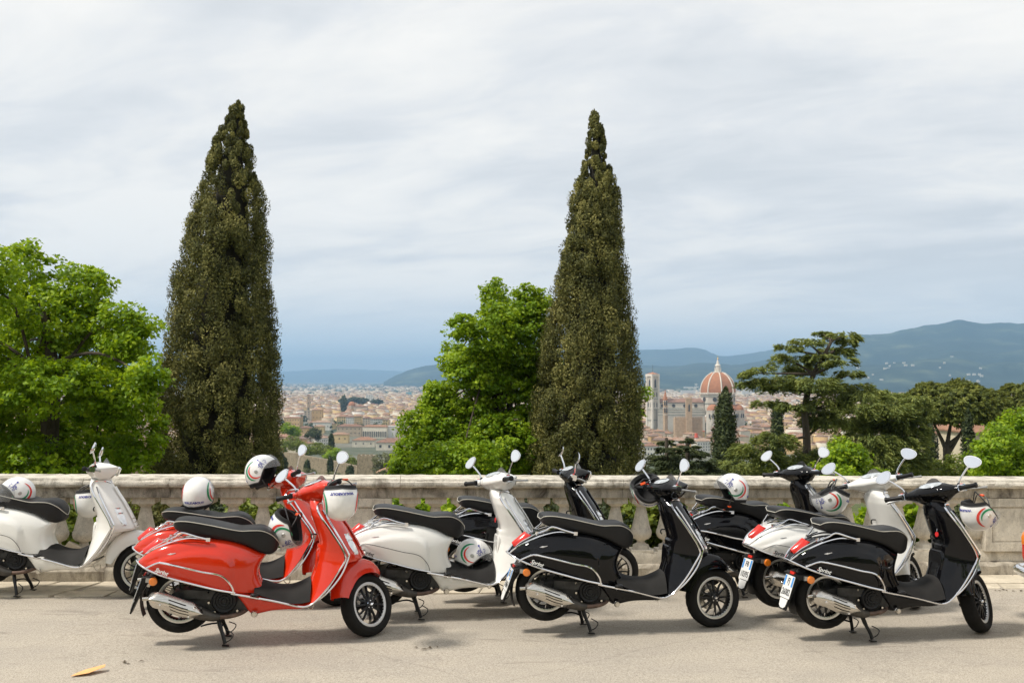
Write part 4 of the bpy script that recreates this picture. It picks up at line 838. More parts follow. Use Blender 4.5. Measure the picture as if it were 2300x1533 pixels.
def broadleaf(label, name, base, lobes, nclump, per, lsize, matl, clump=.22, trunk=None, dens_in=.22, cat='tree', group=None, up=.6, limbs=True):
    """crown of leaf clumps gathered on lobes; each lobe (centre, radii)"""
    w = np.array([np.prod(l[1]) ** (2 / 3) for l in lobes]); w /= w.sum(); idx = RNG.choice(len(lobes), nclump, p=w); Cc = np.array([l[0] for l in lobes], float)[idx]; Rr = np.array([l[1] for l in lobes], float)[idx]
    u = unit(nclump); rad = np.where(RNG.uniform(size=nclump) < dens_in, RNG.uniform(.3, .8, nclump), RNG.uniform(.80, 1.15, nclump)); K = Cc + u * Rr * rad[:, None]
    T = RNG.normal(.5, .16, nclump); cs = clump * RNG.uniform(.55, 1.3, nclump)
    C = np.repeat(K, per, 0) + unit(nclump * per) * (np.repeat(cs, per) * RNG.uniform(.25, 1, nclump * per) ** .6)[:, None] * np.array([1, 1, .62]); Nn = np.repeat(u, per, 0) * .45 + np.array([0, 0, up])
    V, F, t = leaves(C, Nn, lsize, .62, tint=np.repeat(T, per) + RNG.normal(0, .14, nclump * per), jitter=.55)
    r = empty(name, label, cat, group, loc=base); V = V - np.array(base); ob('crown', fast_mesh('crown', V, F, [matl], t), r)
    if limbs:
        ps = [([(0, 0, 0)] + [tuple(np.array(p) - np.array(base)) for p in trunk], .20 if trunk is not None else .1, .07)] if trunk else []
        tp = np.array(trunk[-1]) - np.array(base) if trunk else np.zeros(3)
        for l in lobes: c = np.array(l[0]) - np.array(base); ps.append(([tp * random.uniform(.5, .95), (tp + c) / 2 + np.array([0, .25, -.15]), c + np.array([0, .25, 0]), c + np.array([0, .2, l[1][2] * .6])], .034, .008))
        ob('trunk', limb_mesh(ps), r)
    return r
def lobes_px(L, y, dy=.0):   # (px, py, rx_px, ry_px[, extra depth])
    out = []
    for q in L:
        yy = y + (q[4] if len(q) > 4 else RNG.normal(0, dy)); c = at(q[0], q[1], yy); k = yy / FPX; out.append((c, (q[2] * k, (q[2] + q[3]) / 2 * k, q[3] * k)))
    return out
def tree_base(px, y): p = at(px, 900, y); return (p[0], y, tz(p[0], y) - .1)
b = tree_base(120, 17)
broadleaf('large bright green broadleaf tree filling the left edge', 'broadleaf_tree', b, lobes_px([(55, 640, 75, 85), (-70, 640, 90, 100), (185, 655, 55, 62), (130, 720, 100, 70), (290, 745, 60, 62), (235, 800, 80, 60), (325, 850, 38, 45), (20, 780, 100, 80), (110, 870, 110, 60), (250, 900, 95, 55), (300, 980, 60, 60), (180, 985, 110, 70), (30, 960, 110, 80), (-120, 860, 110, 150), (90, 1060, 130, 70), (250, 1070, 80, 60), (-60, 1060, 100, 80), (-220, 760, 110, 140)], 17, 1.1), 2300, 48, .043, M['maple'], .21, trunk=[at(110, 1020, 17), at(120, 850, 17), at(100, 700, 17)])
b = tree_base(1120, 24)
broadleaf('fresh green broadleaf tree left of the right big cypress', 'broadleaf_tree', b, lobes_px([(1112, 672, 28, 40), (1180, 690, 34, 48), (1215, 700, 22, 40), (1040, 733, 32, 24), (1110, 745, 52, 58), (1175, 770, 62, 70), (1025, 800, 34, 34), (1075, 830, 62, 50), (1150, 870, 88, 70), (1225, 850, 50, 70), (1000, 915, 50, 50), (985, 890, 28, 30), (950, 960, 42, 48), (1050, 960, 88, 62), (1150, 990, 95, 62), (960, 1030, 70, 48), (1070, 1050, 90, 48), (1190, 1060, 70, 50), (1230, 950, 50, 60), (915, 1050, 32, 34), (990, 1085, 100, 40), (1100, 1010, 120, 60), (1030, 1040, 90, 50)], 24, .6), 3300, 36, .048, M['linden'], .21, trunk=[at(1118, 1030, 24), at(1120, 850, 24), at(1118, 700, 24)])
# sprig of the same kind of tree peeping out right of the cypress
broadleaf('small green leafy branch showing right of the right big cypress', 'broadleaf_tree', tree_base(1425, 25.5), lobes_px([(1442, 888, 17, 17, 0), (1425, 930, 14, 30, 0), (1418, 1000, 14, 50, 0)], 25.5), 60, 22, .05, M['linden'], .15, trunk=[at(1418, 1030, 25.5), at(1422, 900, 25.5)])

def cypress(label, base, prof, lean, y, ntuft, per, ls, matl, group=None, tuft=(.16, .34), px_mode=True):
    """prof: rows (py, px_left, px_right) of the outline at distance y"""
    Z = []; 
    for py, a, c in prof: pa, pb = at(a, py, y), at(c, py, y); Z.append((pa[2], (pa[0] + pb[0]) / 2, (pb[0] - pa[0]) / 2))
    Z = np.array(sorted(Z)); zmin, zmax = Z[0, 0], Z[-1, 0]; zz = np.linspace(zmin, zmax, 400); rr = np.interp(zz, Z[:, 0], Z[:, 2]); p = rr + .42; p /= p.sum()
    h = RNG.choice(zz, ntuft, p=p) + RNG.uniform(-.05, .05, ntuft); rd = np.interp(h, Z[:, 0], Z[:, 2]); cx = np.interp(h, Z[:, 0], Z[:, 1]); th = RNG.uniform(0, 2 * math.pi, ntuft)
    tw, tl = tuft; inner = RNG.uniform(size=ntuft) < .25; ro = np.maximum(rd - tw * RNG.uniform(.25, 1.25, ntuft) * np.clip(rd / rd.max() * 1.5, .36, 1), .01) * np.where(inner, .82, 1); out = np.stack([np.cos(th), np.sin(th), np.zeros(ntuft)], 1)
    K = np.stack([cx, np.full(ntuft, float(y)), h], 1) + out * ro[:, None]; n = ntuft * per; u = unit(n); sc_ = np.repeat(RNG.uniform(.6, 1.25, ntuft), per)[:, None] * np.repeat(np.clip(rd / rd.max() * 1.5, .36, 1), per)[:, None]
    C = np.repeat(K, per, 0) + u * np.array([tw, tw, tl]) * sc_ * RNG.uniform(.70, 1.06, n)[:, None]; C[:, 2] += (np.abs(u[:, 2]) * 0)
    Nn = u * np.array([1, 1, .6]) + np.repeat(out, per, 0) * .5; dv = np.repeat(out, per, 0) * .5 + u * .9 + np.array([0, 0, .55])
    T = np.repeat(RNG.normal(.46, .20, ntuft), per) + RNG.normal(0, .17, n); V, F, t = leaves(C, Nn, ls, .46, tint=T, jitter=.6, dirv=dv)
    r = empty('cypress', label, 'cypress tree', group, loc=base); bb = np.array(base); ob('crown', fast_mesh('crown', V - bb, F, [matl], t), r)
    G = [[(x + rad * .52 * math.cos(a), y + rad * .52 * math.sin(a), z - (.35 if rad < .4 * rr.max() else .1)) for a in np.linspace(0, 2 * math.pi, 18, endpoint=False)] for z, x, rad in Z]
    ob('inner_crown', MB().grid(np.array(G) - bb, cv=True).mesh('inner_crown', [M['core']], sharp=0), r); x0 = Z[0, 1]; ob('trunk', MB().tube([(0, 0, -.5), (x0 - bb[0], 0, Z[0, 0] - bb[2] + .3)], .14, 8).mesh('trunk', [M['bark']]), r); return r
cypress('tall dark cypress, the left one of the two big ones', tree_base(488, 21), [(224, 533, 540), (245, 518, 547), (295, 492, 556), (340, 474, 570), (400, 458, 580), (470, 434, 597), (540, 414, 602), (610, 396, 603), (690, 384, 612), (770, 378, 620), (850, 366, 628), (930, 350, 634), (980, 342, 626), (1030, 332, 630), (1070, 330, 628), (1130, 330, 622), (1200, 340, 610)], 0, 21, 1480, 165, .027, M['cypress'], tuft=(.155, .25))
cypress('tall dark cypress, the right one of the two big ones', tree_base(1318, 23), [(248, 1331, 1337), (266, 1326, 1348), (320, 1318, 1362), (380, 1304, 1374), (440, 1284, 1390), (500, 1274, 1396), (570, 1260, 1402), (640, 1246, 1414), (700, 1236, 1418), (760, 1218, 1428), (820, 1212, 1438), (880, 1200, 1440), (940, 1194, 1440), (1000, 1192, 1444), (1060, 1190, 1448), (1120, 1195, 1445), (1190, 1205, 1430)], 0, 23, 1430, 165, .029, M['cypress'], tuft=(.17, .27))
SMALL = [('dark slender cypress in front of the domed cathedral', 52, [(878, 1628, 1632), (900, 1614, 1643), (940, 1606, 1650), (980, 1603, 1654), (1020, 1600, 1660), (1060, 1600, 1662), (1100, 1602, 1660)], 420, 34, 'cypress_green'),
         ('small cypress showing through behind the cedar\'s left branches', 85, [(902, 1745, 1748), (925, 1738, 1754), (960, 1734, 1758), (1000, 1732, 1760), (1050, 1733, 1760)], 160, 26, 'cypress_green'),
         ('narrow cypress left of the pine trunks', 62, [(955, 2088, 2091), (975, 2080, 2098), (1010, 2075, 2102), (1050, 2073, 2103), (1100, 2074, 2102)], 170, 26, 'cypress_green'),
         ('thin cypress right of the pine trunks', 66, [(925, 2172, 2175), (945, 2168, 2180), (985, 2164, 2184), (1030, 2162, 2186), (1100, 2163, 2186)], 170, 26, 'cypress_green')]
for lb, y, pr, nt_, pe, mt in SMALL:
    cypress(lb, tree_base((pr[-1][1] + pr[-1][2]) / 2, y), pr, 0, y, nt_, pe, .0022 * y * .8, M[mt], 'smaller cypresses on the slope below', (.0055 * y, .012 * y))

# layered cedar
def cedar(label, px, y, pads, trunk, n_per, matl, ls, group=None, name='cedar_tree', cat='tree', droop=.8):
    b = tree_base(px, y); bb = np.array(b); Cs, Ns, Ts, Ds = [], [], [], []; ps = [([tuple(at(*q, y) - bb) for q in trunk], .0048 * y, .0016 * y)]
    for (cx_, cy_, rx, ry, tilt) in pads:
        c = at(cx_, cy_, y + RNG.uniform(-.03, .03) * y); k = y / FPX; R0 = rx * k; n = int(n_per * rx * max(ry, 10) / 900 * 7); nb = max(10, n // 26); th = RNG.uniform(0, 2 * math.pi, nb); q = RNG.uniform(0, 1, nb) ** .5
        bx = c + np.stack([np.cos(th) * R0 * q, np.sin(th) * R0 * .6 * q, RNG.uniform(-.5, .6, nb) * ry * k - (np.cos(th) * q * tilt) * R0], 1); per = 26; along = RNG.uniform(0, 1, (nb, per)) ** 1.; L = R0 * .30
        dirs = np.stack([np.cos(th) + (bx[:, 0] - c[0]) / R0, np.sin(th) * .8, -.30 * np.ones(nb)], 1); dirs /= np.linalg.norm(dirs, axis=1)[:, None]
        P = bx[:, None, :] + dirs[:, None, :] * (along * L)[:, :, None] + RNG.normal(0, .05 * R0 + .02, (nb, per, 3)) * np.array([1, 1, .30]); P[:, :, 2] -= droop * L * along ** 2
        Cs.append(P.reshape(-1, 3)); m_ = nb * per; Ns.append(np.tile([0, -.15, 1.], (m_, 1))); Ts.append(np.repeat(RNG.normal(.5, .15, nb), per) + RNG.normal(0, .12, m_)); d_ = np.repeat(dirs, per, 0); d_[:, 2] -= .55; Ds.append(d_)
        tp = at(*trunk[min(len(trunk) - 1, max(0, int(np.argmin([abs(t_[1] - cy_ - 25) for t_ in trunk]))))], y) - bb; ps.append(([tuple(tp), tuple((tp + c - bb) / 2 + np.array([0, 0, -.2 * ry * k])), tuple(c - bb - np.array([0, 0, ry * k * .5]))], .0017 * y, .0005 * y))
    C = np.vstack(Cs); V, F, t = leaves(C, np.vstack(Ns), ls, .28, tint=np.concatenate(Ts), jitter=.45, dirv=np.vstack(Ds)); r = empty(name, label, cat, group, loc=b); ob('crown', fast_mesh('crown', V - bb, F, [matl], t), r); ob('trunk', limb_mesh(ps), r); return r
cedar('wide layered cedar standing before the blue mountains', 1810, 40, [(1890, 752, 38, 9, .0), (1850, 748, 24, 6, 0), (1905, 768, 24, 12, 0), (1815, 766, 34, 9, 0), (1770, 780, 28, 8, .1), (1880, 788, 40, 12, 0), (1845, 800, 34, 10, 0), (1780, 805, 44, 12, .1), (1885, 812, 34, 10, -.1), (1810, 828, 44, 14, 0), (1700, 832, 34, 12, -.3), (1740, 850, 44, 10, -.1), (1905, 838, 30, 10, -.05),
      (1700, 860, 42, 12, .1), (1765, 866, 50, 14, 0), (1830, 858, 56, 16, 0), (1900, 872, 60, 20, 0), (1940, 890, 44, 16, -.1), (1860, 900, 50, 14, 0), (1730, 905, 40, 8, .05), (1780, 912, 36, 8, 0), (1850, 945, 48, 18, 0), (1830, 925, 42, 12, 0), (1745, 985, 46, 20, .1), (1700, 1015, 52, 24, .2), (1760, 1035, 60, 26, 0), (1660, 1050, 50, 22, .1), (1850, 1020, 50, 22, 0)],
      [(1812, 1100), (1813, 1050), (1812, 980), (1808, 925), (1815, 880), (1828, 840), (1850, 800), (1868, 765)], 300, M['cedar'], .09)
cedar('second dense cedar spreading behind the white scooter\'s right mirror', 1985, 46, [(1960, 885, 40, 14, 0), (2000, 892, 46, 16, 0), (1925, 915, 56, 18, 0), (1990, 920, 60, 22, 0), (2030, 915, 40, 16, 0), (1900, 945, 70, 20, 0), (1975, 955, 72, 26, 0), (2035, 955, 44, 24, 0), (1945, 990, 66, 26, 0), (2005, 995, 66, 26, 0), (2055, 985, 30, 20, 0), (1960, 1030, 70, 28, 0), (2020, 1035, 60, 28, 0), (1900, 1060, 50, 20, 0), (2050, 900, 36, 14, 0), (2070, 930, 30, 18, 0)],
      [(1992, 1120), (1990, 1040), (1988, 960), (1985, 890)], 330, M['cedar'], .10)
cedar('dark conifer with upswept branches left of the slender cypress', 1505, 30, [(1497, 995, 16, 8, 0), (1500, 1012, 26, 10, 0), (1492, 1028, 30, 10, 0), (1510, 1040, 40, 12, 0), (1490, 1058, 44, 14, 0), (1530, 1062, 40, 14, 0), (1505, 1085, 60, 16, 0)], [(1500, 1130), (1499, 1060), (1497, 985)], 520, M['cypress_green'], .06, name='fir_tree', droop=.1)
cedar('dark conifer at the foot of the slender cypress', 1548, 31, [(1543, 990, 14, 8, 0), (1548, 1008, 24, 10, 0), (1556, 1022, 30, 10, 0), (1560, 1042, 40, 12, 0), (1575, 1058, 44, 14, 0), (1600, 1070, 50, 14, 0), (1640, 1075, 40, 14, 0)], [(1548, 1130), (1546, 1060), (1543, 982)], 520, M['cypress_green'], .06, name='fir_tree', droop=.1)
def umbrella_pine(label, px, y, dome, trunk, branches, n):
    b = tree_base(px, y); bb = np.array(b); cx_, cy_, rx, ry = dome; k = y / FPX; c = at(cx_, cy_, y); nc = n; u = unit(nc); u[:, 2] = np.abs(u[:, 2]) * 1.0; flat = RNG.uniform(size=nc) < .45
    K = c + u * np.array([rx * k, rx * k * .9, ry * k]) * RNG.uniform(.86, 1.04, nc)[:, None]; K[flat, 2] = c[2] + RNG.uniform(-.35, .1, flat.sum()) * ry * k; K[:, 2] += .10 * ry * k * np.sin(K[:, 0] * 9 / (rx * k)) ; per = 22
    C = np.repeat(K, per, 0) + unit(nc * per) * np.array([.055, .055, .04]) * rx * k * RNG.uniform(.3, 1, nc * per)[:, None]; T = np.repeat(RNG.normal(.5, .15, nc), per) + RNG.normal(0, .12, nc * per)
    V, F, t = leaves(C, np.repeat(u, per, 0) * .5 + np.array([0, 0, .6]), .0019 * y, .35, tint=T, jitter=.5, dirv=np.repeat(u, per, 0)); r = empty('stone_pine', label, 'pine tree', 'umbrella pines on the slope', loc=b)
    ob('crown', fast_mesh('crown', V - bb, F, [M['pine']], t), r); ps = [([tuple(at(*q, y) - bb) for q in trunk], .0046 * y, .0036 * y)] + [([tuple(at(*q, y) - bb) for q in br], .0026 * y, .0009 * y) for br in branches]; ob('trunk', limb_mesh(ps), r)
umbrella_pine('large umbrella pine with forking trunk right of the cedar', 2130, 72, (2140, 925, 118, 66), [(2128, 1110), (2128, 1050), (2126, 1005)], [[(2126, 1010), (2112, 980), (2095, 945)], [(2126, 1008), (2132, 970), (2140, 930)], [(2128, 1020), (2150, 985), (2172, 945)], [(2128, 1000), (2158, 975), (2200, 930)]], 2400)
umbrella_pine('second umbrella pine cut off by the right edge', 2290, 86, (2300, 915, 72, 52), [(2300, 1100), (2300, 1000), (2298, 940)], [[(2300, 980), (2320, 950), (2340, 920)]], 1300)
umbrella_pine('low umbrella pine between the cedar and the large pine', 2040, 95, (2045, 925, 70, 40), [(2050, 1080), (2050, 950)], [[(2050, 980), (2030, 950), (2015, 935)]], 550)
broadleaf('bright green tree at the right edge above the balustrade', 'broadleaf_tree', tree_base(2265, 30), lobes_px([(2250, 985, 40, 30), (2285, 960, 30, 34), (2225, 1020, 36, 34), (2275, 1025, 50, 36), (2240, 1060, 50, 30), (2320, 1000, 50, 70), (2300, 1070, 60, 40)], 30, .8), 620, 26, .06, M['linden'], .26, trunk=[at(2265, 1080, 30), at(2270, 980, 30)])
broadleaf('yellow green tree behind the one at the right edge', 'broadleaf_tree', tree_base(2300, 52), lobes_px([(2285, 950, 22, 24), (2310, 945, 30, 30), (2330, 1000, 50, 60)], 52, .8), 130, 24, .09, M['bush'], .4, trunk=[at(2305, 1060, 52), at(2305, 960, 52)])
broadleaf('small bright green tree in front of the cedars', 'broadleaf_tree', tree_base(1893, 26), lobes_px([(1890, 1005, 20, 16), (1875, 1025, 26, 20), (1915, 1022, 26, 22), (1900, 1045, 40, 22), (1880, 1068, 40, 22), (1840, 1058, 16, 14), (1925, 1060, 30, 22), (1960, 1068, 26, 14)], 26, .5), 380, 24, .055, M['linden'], .2, trunk=[at(1893, 1090, 26), at(1892, 1020, 26)])
# shrubs right behind the balustrade
shr = [('leafy shrub glimpsed between balusters, far left', -60, 12.4, 150, 95, 'linden'), ('green shrub behind the balusters left of the left scooter\'s neck', 95, 12.2, 85, 80, 'bush'), ('dark green shrub behind the balusters right of the left scooter', 262, 12.6, 70, 85, 'linden'), ('dull green juniper like shrub between balusters by the left cypress', 350, 12.0, 75, 85, 'cypress'),
       ('dark shrub behind the rear red scooter', 470, 12.4, 95, 90, 'cypress_green'), ('shrub between balusters left of the left pedestal', 620, 12.2, 90, 70, 'bush'), ('shrub hidden behind the left pedestal', 760, 12.8, 120, 80, 'linden'), ('bright green shrub right of the left pedestal', 915, 12.3, 70, 75, 'linden'), ('dark leafy shrub behind the middle white scooter', 1030, 12.7, 110, 90, 'maple'),
       ('ivy dark shrub left of the black scooter\'s neck', 1180, 12.3, 100, 90, 'cypress_green'), ('shrub behind the black scooter\'s seat', 1340, 12.5, 110, 92, 'cypress_green'), ('yellow green shrub behind the belly of the centre balusters', 1490, 12.2, 75, 80, 'bush'), ('light green shrub right of the black scooter\'s neck', 1575, 12.0, 60, 70, 'bush'), ('shrub behind the helmeted rear black scooter', 1680, 12.6, 100, 85, 'maple'),
       ('bright shrub between balusters behind the right white scooter', 1860, 12.2, 95, 80, 'linden'), ('green shrub behind the right white scooter\'s neck', 1995, 12.5, 90, 85, 'maple'), ('dark shrub behind the right black scooter', 2110, 12.3, 90, 85, 'cypress_green'), ('shrub at the right pedestal', 2240, 12.8, 110, 80, 'bush'), ('shrub beyond the right edge', 2420, 12.6, 130, 85, 'linden')]
for lb, px, y, rx, ry, mt in shr:
    b = tree_base(px, y); broadleaf(lb, 'shrub', b, lobes_px([(px + random.uniform(-.35, .35) * rx * 1.6, 1190 + random.uniform(-45, 70), rx * .75, ry * .62) for _ in range(6)], y, .25), 430, 20, .030 if 'cypress' in mt else .040, M[mt], .13, trunk=[at(px, 1250, y)], cat='shrub', group='shrubs just behind the balustrade', limbs=False)
# ------------------------------------------------------------------ the old town on the plain
GZ = -83.0
def wall_mat(name, col): return mat(name, col, .9, var=.14, vs=.25, spec=.2)
WALLS = [wall_mat('plaster_%d' % i, c) for i, c in enumerate([(.58, .50, .36), (.62, .57, .46), (.55, .40, .20), (.50, .34, .16), (.66, .63, .56), (.44, .36, .26), (.60, .46, .24), (.52, .43, .33)])]
ROOFS = [mat('tiles_%d' % i, c, .9, var=.28, vs=.35, spec=.2) for i, c in enumerate([(.27, .150, .095), (.22, .125, .085), (.31, .19, .125), (.19, .13, .10), (.33, .225, .16)])]
M['window'] = mat('window_dark', (.045, .045, .045), .3, var=.3, vs=1.); M['shutter'] = mat('shutters', (.10, .085, .06), .8, var=.3, vs=2.)
M['marble'] = mat('pale_marble', (.52, .475, .40), .8, var=.12, vs=.12); M['marble_green'] = mat('green_marble_bands', (.22, .24, .20), .8, var=.2, vs=.3)
M['dome'] = mat('dome_tiles', (.36, .155, .075), .85, var=.16, vs=.25); M['rib'] = mat('dome_ribs', (.68, .63, .54), .8, var=.08, vs=.3); M['nave_roof'] = mat('nave_roof', (.24, .14, .10), .9, var=.2, vs=.2)
M['towerstone'] = mat('tower_stone', (.42, .30, .19), .9, var=.2, vs=.3); M['gold'] = mat('gilt_ball', (.8, .55, .2), .3, .8, var=0); M['white_far'] = mat('white_render', (.60, .58, .54), .8, var=.06, vs=.2)
M['oldwall'] = stone('rubble_wall', (.33, .27, .19), (.13, .105, .07), .45, .75, .8); M['red_far'] = mat('red_sheeting', (.60, .10, .05), .7, var=.15, vs=.5); M['orange_far'] = mat('orange_sheeting', (.78, .26, .10), .7, var=.15, vs=.5)
def hip(w, d, h, over=.6, rise=None, ridge=.45):
    """roof slab with eaves: V, F"""
    w2, d2 = w / 2 + over, d / 2 + over; rise = rise or d * .17; rx = max(0, w2 - d2 * (1 - ridge) - d2 * .3)
    V = [(-w2, -d2, h), (w2, -d2, h), (w2, d2, h), (-w2, d2, h), (-w2, -d2, h + .35), (w2, -d2, h + .35), (w2, d2, h + .35), (-w2, d2, h + .35), (-rx, 0, h + .35 + rise), (rx, 0, h + .35 + rise)]
    F = [(0, 3, 2, 1), (0, 1, 5, 4), (1, 2, 6, 5), (2, 3, 7, 6), (3, 0, 4, 7), (4, 5, 9, 8), (6, 7, 8, 9), (5, 6, 9), (7, 4, 8)]; return V, F
def win_grid(w, h, nx, nz, ww=1.1, wh=1.7, z0=2.2, y=-.0, proud=.06, side=False, d=0):
    m = MB()
    for i in range(nx):
        for k in range(nz):
            x = -w / 2 + w * (i + .5) / nx; z = z0 + (h - z0 - .8) * (k + .35) / nz
            m.box((x, y - proud / 2, z), (ww, proud, wh))
    return m
def building(label, px0, px1, pyt, pyb, wall, roof, depth=14, nx=0, nz=0, yaw=0, arch=0, group=None, flat=False, name='townhouse', ww=1.3, wh=2., base=None, d=None, rise=None, cat='building'):
    """a building whose front spans px0..px1 and pyt (eaves)..pyb (foot, on the plain) in the photograph's perspective"""
    d = d or (EYE - GZ) * FPX / (pyb - 850.); k = d / FPX; HERO.append((px0, px1, pyt, pyb, d)); w = (px1 - px0) * k; h = (pyb - pyt) * k; c = at((px0 + px1) / 2, 850, d); zb = GZ if base is None else EYE - (base - 850) * k
    if base is not None: h = (base - pyt) * k
    r = empty(name, label, cat, group, loc=(c[0], d, zb), rot=(0, 0, R(yaw)))
    ob('wall', MB().box((0, depth / 2, h / 2), (w, depth, h)).mesh('wall', [wall], smooth=False), r)
    if flat: ob('parapet', MB().box((0, depth / 2, h + .4), (w + .6, depth + .6, .8)).mesh('parapet', [roof], smooth=False), r)
    else: V, F = hip(w, depth, h, rise=rise); ob('roof', MB().add(np.array(V) + (0, depth / 2, 0), F).mesh('roof', [roof], smooth=False), r)
    if arch:
        m0 = []; ah = h * .52; aw = w / arch * .56; out = [(-aw / 2, 0), (aw / 2, 0)] + [(aw / 2 * math.cos(a), ah - aw / 2 + aw / 2 * math.sin(a)) for a in np.linspace(0, math.pi, 7)]
        me = MB().prism(out, -.25, .0).mesh('arch', [M['window']], smooth=False)
        for i in range(arch): ob('arch', me, r, loc=(-w / 2 + w * (i + .5) / arch, -.02, h * .10))
    if nx:
        me = MB().box((0, 0, 0), (ww, .16, wh)).mesh('window', [M['window']], smooth=False); z0 = h * (.68 if arch else .14)
        for i in range(nx):
            for q in range(nz): ob('window', me, r, loc=(-w / 2 + w * (i + .5) / nx, -.09, z0 + (h - z0) * (q + .45) / nz))
    return r
W_, RF = WALLS, ROOFS
HERO = []
building('long pale building with a row of tall arches', 813, 871, 958, 983, W_[1], RF[0], 16, 0, 0, yaw=-14, arch=13)
building('brownish palace joined to the left of the arcaded building', 757, 812, 957, 979, W_[5], RF[1], 18, 6, 2)
building('bright yellow low house under the brownish palace', 744, 782, 975, 994, W_[6], RF[2], 14, 3, 1)
building('yellow riverside palace with dark shutters', 757, 777, 935, 958, W_[6], RF[0], 14, 4, 4)
building('white riverside palace between yellow ones', 777, 796, 936, 958, W_[4], RF[1], 14, 4, 4)
building('ochre riverside palace with orange roof', 796, 813, 934, 958, W_[2], RF[2], 14, 4, 4)
building('grey beige palace above the arcade\'s left end', 815, 832, 938, 960, W_[7], RF[1], 14, 3, 4)
building('long white palace above the arcade', 832, 860, 940, 962, W_[4], RF[0], 14, 7, 4)
building('narrow yellow house above the arcade\'s right end', 860, 872, 942, 962, W_[6], RF[3], 12, 2, 3)
building('block wrapped in white scaffold sheeting', 872, 889, 957, 983, M['white_far'], M['white_far'], 12, flat=True)
building('large white palace with tall windows beside the green tree', 890, 924, 938, 981, W_[1], RF[2], 20, 5, 4, wh=2.6)
building('long low building with brown roof below the arcade', 845, 925, 993, 1010, W_[1], RF[1], 26, 4, 1, ww=2.6, wh=3.2)
building('low house with red brown roof left of the long low building', 792, 842, 988, 1003, W_[1], RF[0], 22, 3, 1)
building('orange long house right of the left big cypress', 636, 676, 938, 958, W_[3], RF[0], 12, 6, 2, yaw=-18)
building('grey concrete block with balconies in the old town', 683, 698, 922, 946, W_[7], W_[5], 12, 2, 5, flat=True, ww=3.6, wh=1.4)
building('ochre house beside the grey concrete block', 701, 724, 920, 945, W_[3], RF[2], 14, 3, 2)
building('white gabled house above the green shrubs', 702, 742, 948, 966, W_[4], RF[4], 16, 4, 1)
building('yellow house at the foot of the white gabled house', 706, 728, 957, 972, W_[6], RF[2], 12, 2, 1)
building('terracotta house behind the round green trees', 674, 698, 960, 976, W_[3], RF[1], 14, 2, 1)
building('slim medieval bell tower of brown stone in the left town view', 690, 696, 887, 926, M['towerstone'], RF[1], 9, 1, 3, ww=2, wh=3, name='bell_tower', cat='tower')
building('yellow long palace with brown roof below the cathedral', 1500, 1586, 956, 968, W_[6], RF[0], 18, 20, 1)
building('yellow palace at the left end below the cathedral', 1432, 1466, 948, 962, W_[6], RF[1], 18, 6, 1)
building('yellow wing linking two palaces below the cathedral', 1466, 1500, 954, 967, W_[6], RF[2], 16, 8, 1)
building('long roofed building between the tower and the yellow palace', 1470, 1512, 942, 950, W_[1], RF[0], 14, 8, 1)
building('white block with three window rows left of the conifers', 1446, 1478, 1001, 1040, W_[4], RF[1], 16, 5, 3)
building('white house beside the block left of the conifers', 1480, 1492, 999, 1040, W_[1], RF[0], 16, 2, 3)
building('long orange roofed house left of the cedar', 1688, 1730, 972, 990, W_[0], RF[2], 16, 7, 1)
building('small white house right of the slender cypress', 1666, 1679, 944, 957, M['white_far'], RF[0], 10, 1, 2)
building('white high-rise slab on the plain', 1667, 1688, 871, 892, M['white_far'], M['white_far'], 18, 0, 0, flat=True, name='apartment_block')
building('long white modern block on the far plain left of the dome', 1530, 1562, 876, 888, M['white_far'], M['white_far'], 18, 0, 0, flat=True, name='apartment_block')
building('second white modern block on the far plain', 1536, 1556, 868, 878, W_[4], W_[4], 18, 0, 0, flat=True, name='apartment_block')
building('teal glass block on the plain near the green tree', 912, 924, 880, 891, mat('teal_glass', (.15, .33, .36), .4, var=.1), M['white_far'], 18, 0, 0, flat=True, name='apartment_block')
# far right: long beige church-like building on the near slope
building('beige building with brown roof behind the pine trunks', 2100, 2186, 975, 1060, W_[0], RF[1], 16, 6, 3, d=260, base=1085, ww=1.2, wh=2.2)
building('beige hall with arched window and brown roof at the right', 2180, 2262, 973, 1060, W_[0], RF[0], 18, 4, 2, d=230, base=1090, ww=1.2, wh=3.)
building('small tiled house roof on the slope left of the pedestal', 850, 882, 1061, 1090, W_[5], RF[2], 7, 2, 1, d=300, base=1095)
building('cream house with a tiled roof glimpsed through the left balusters', 140, 192, 1182, 1235, W_[0], ROOFS[4], 6, 0, 0, d=26, base=1260, rise=2.4)
# scaffold, red sheeting and striped chimney
building('building wrapped in orange sheeting in the old town', 1517, 1530, 968, 981, M['orange_far'], M['orange_far'], 10, flat=True)
building('white sheeted scaffold next to the orange one', 1530, 1562, 969, 975, M['white_far'], M['red_far'], 10, flat=True)
building('orange red scaffold right of the striped chimney', 1567, 1582, 968, 982, W_[3], M['red_far'], 10, flat=True)
def stripe_tower():
    d = 1180.; k = d / FPX; c = at(1563, 850, d); r = empty('striped_chimney', 'red and white chimney standing before the cathedral', 'chimney', loc=(c[0], d, GZ)); z = EYE - (1012 - 850) * k - GZ
    ob('base_shaft', MB().lathe([(0, 0), (2.4, 0), (2.2, z), (0, z)], 10).mesh('base_shaft', [M['white_far']]), r)
    for i, (a, b, mm) in enumerate(((1012, 996, 'white_far'), (996, 988, 'red_far'), (988, 982, 'white_far'), (982, 972, 'red_far'))):
        za, zb = EYE - (a - 850) * k - GZ, EYE - (b - 850) * k - GZ; ob('band', MB().lathe([(0, za), (2.4, za), (1.8, zb), (0, zb)], 10).mesh('band', [M[mm]]), r)
stripe_tower()

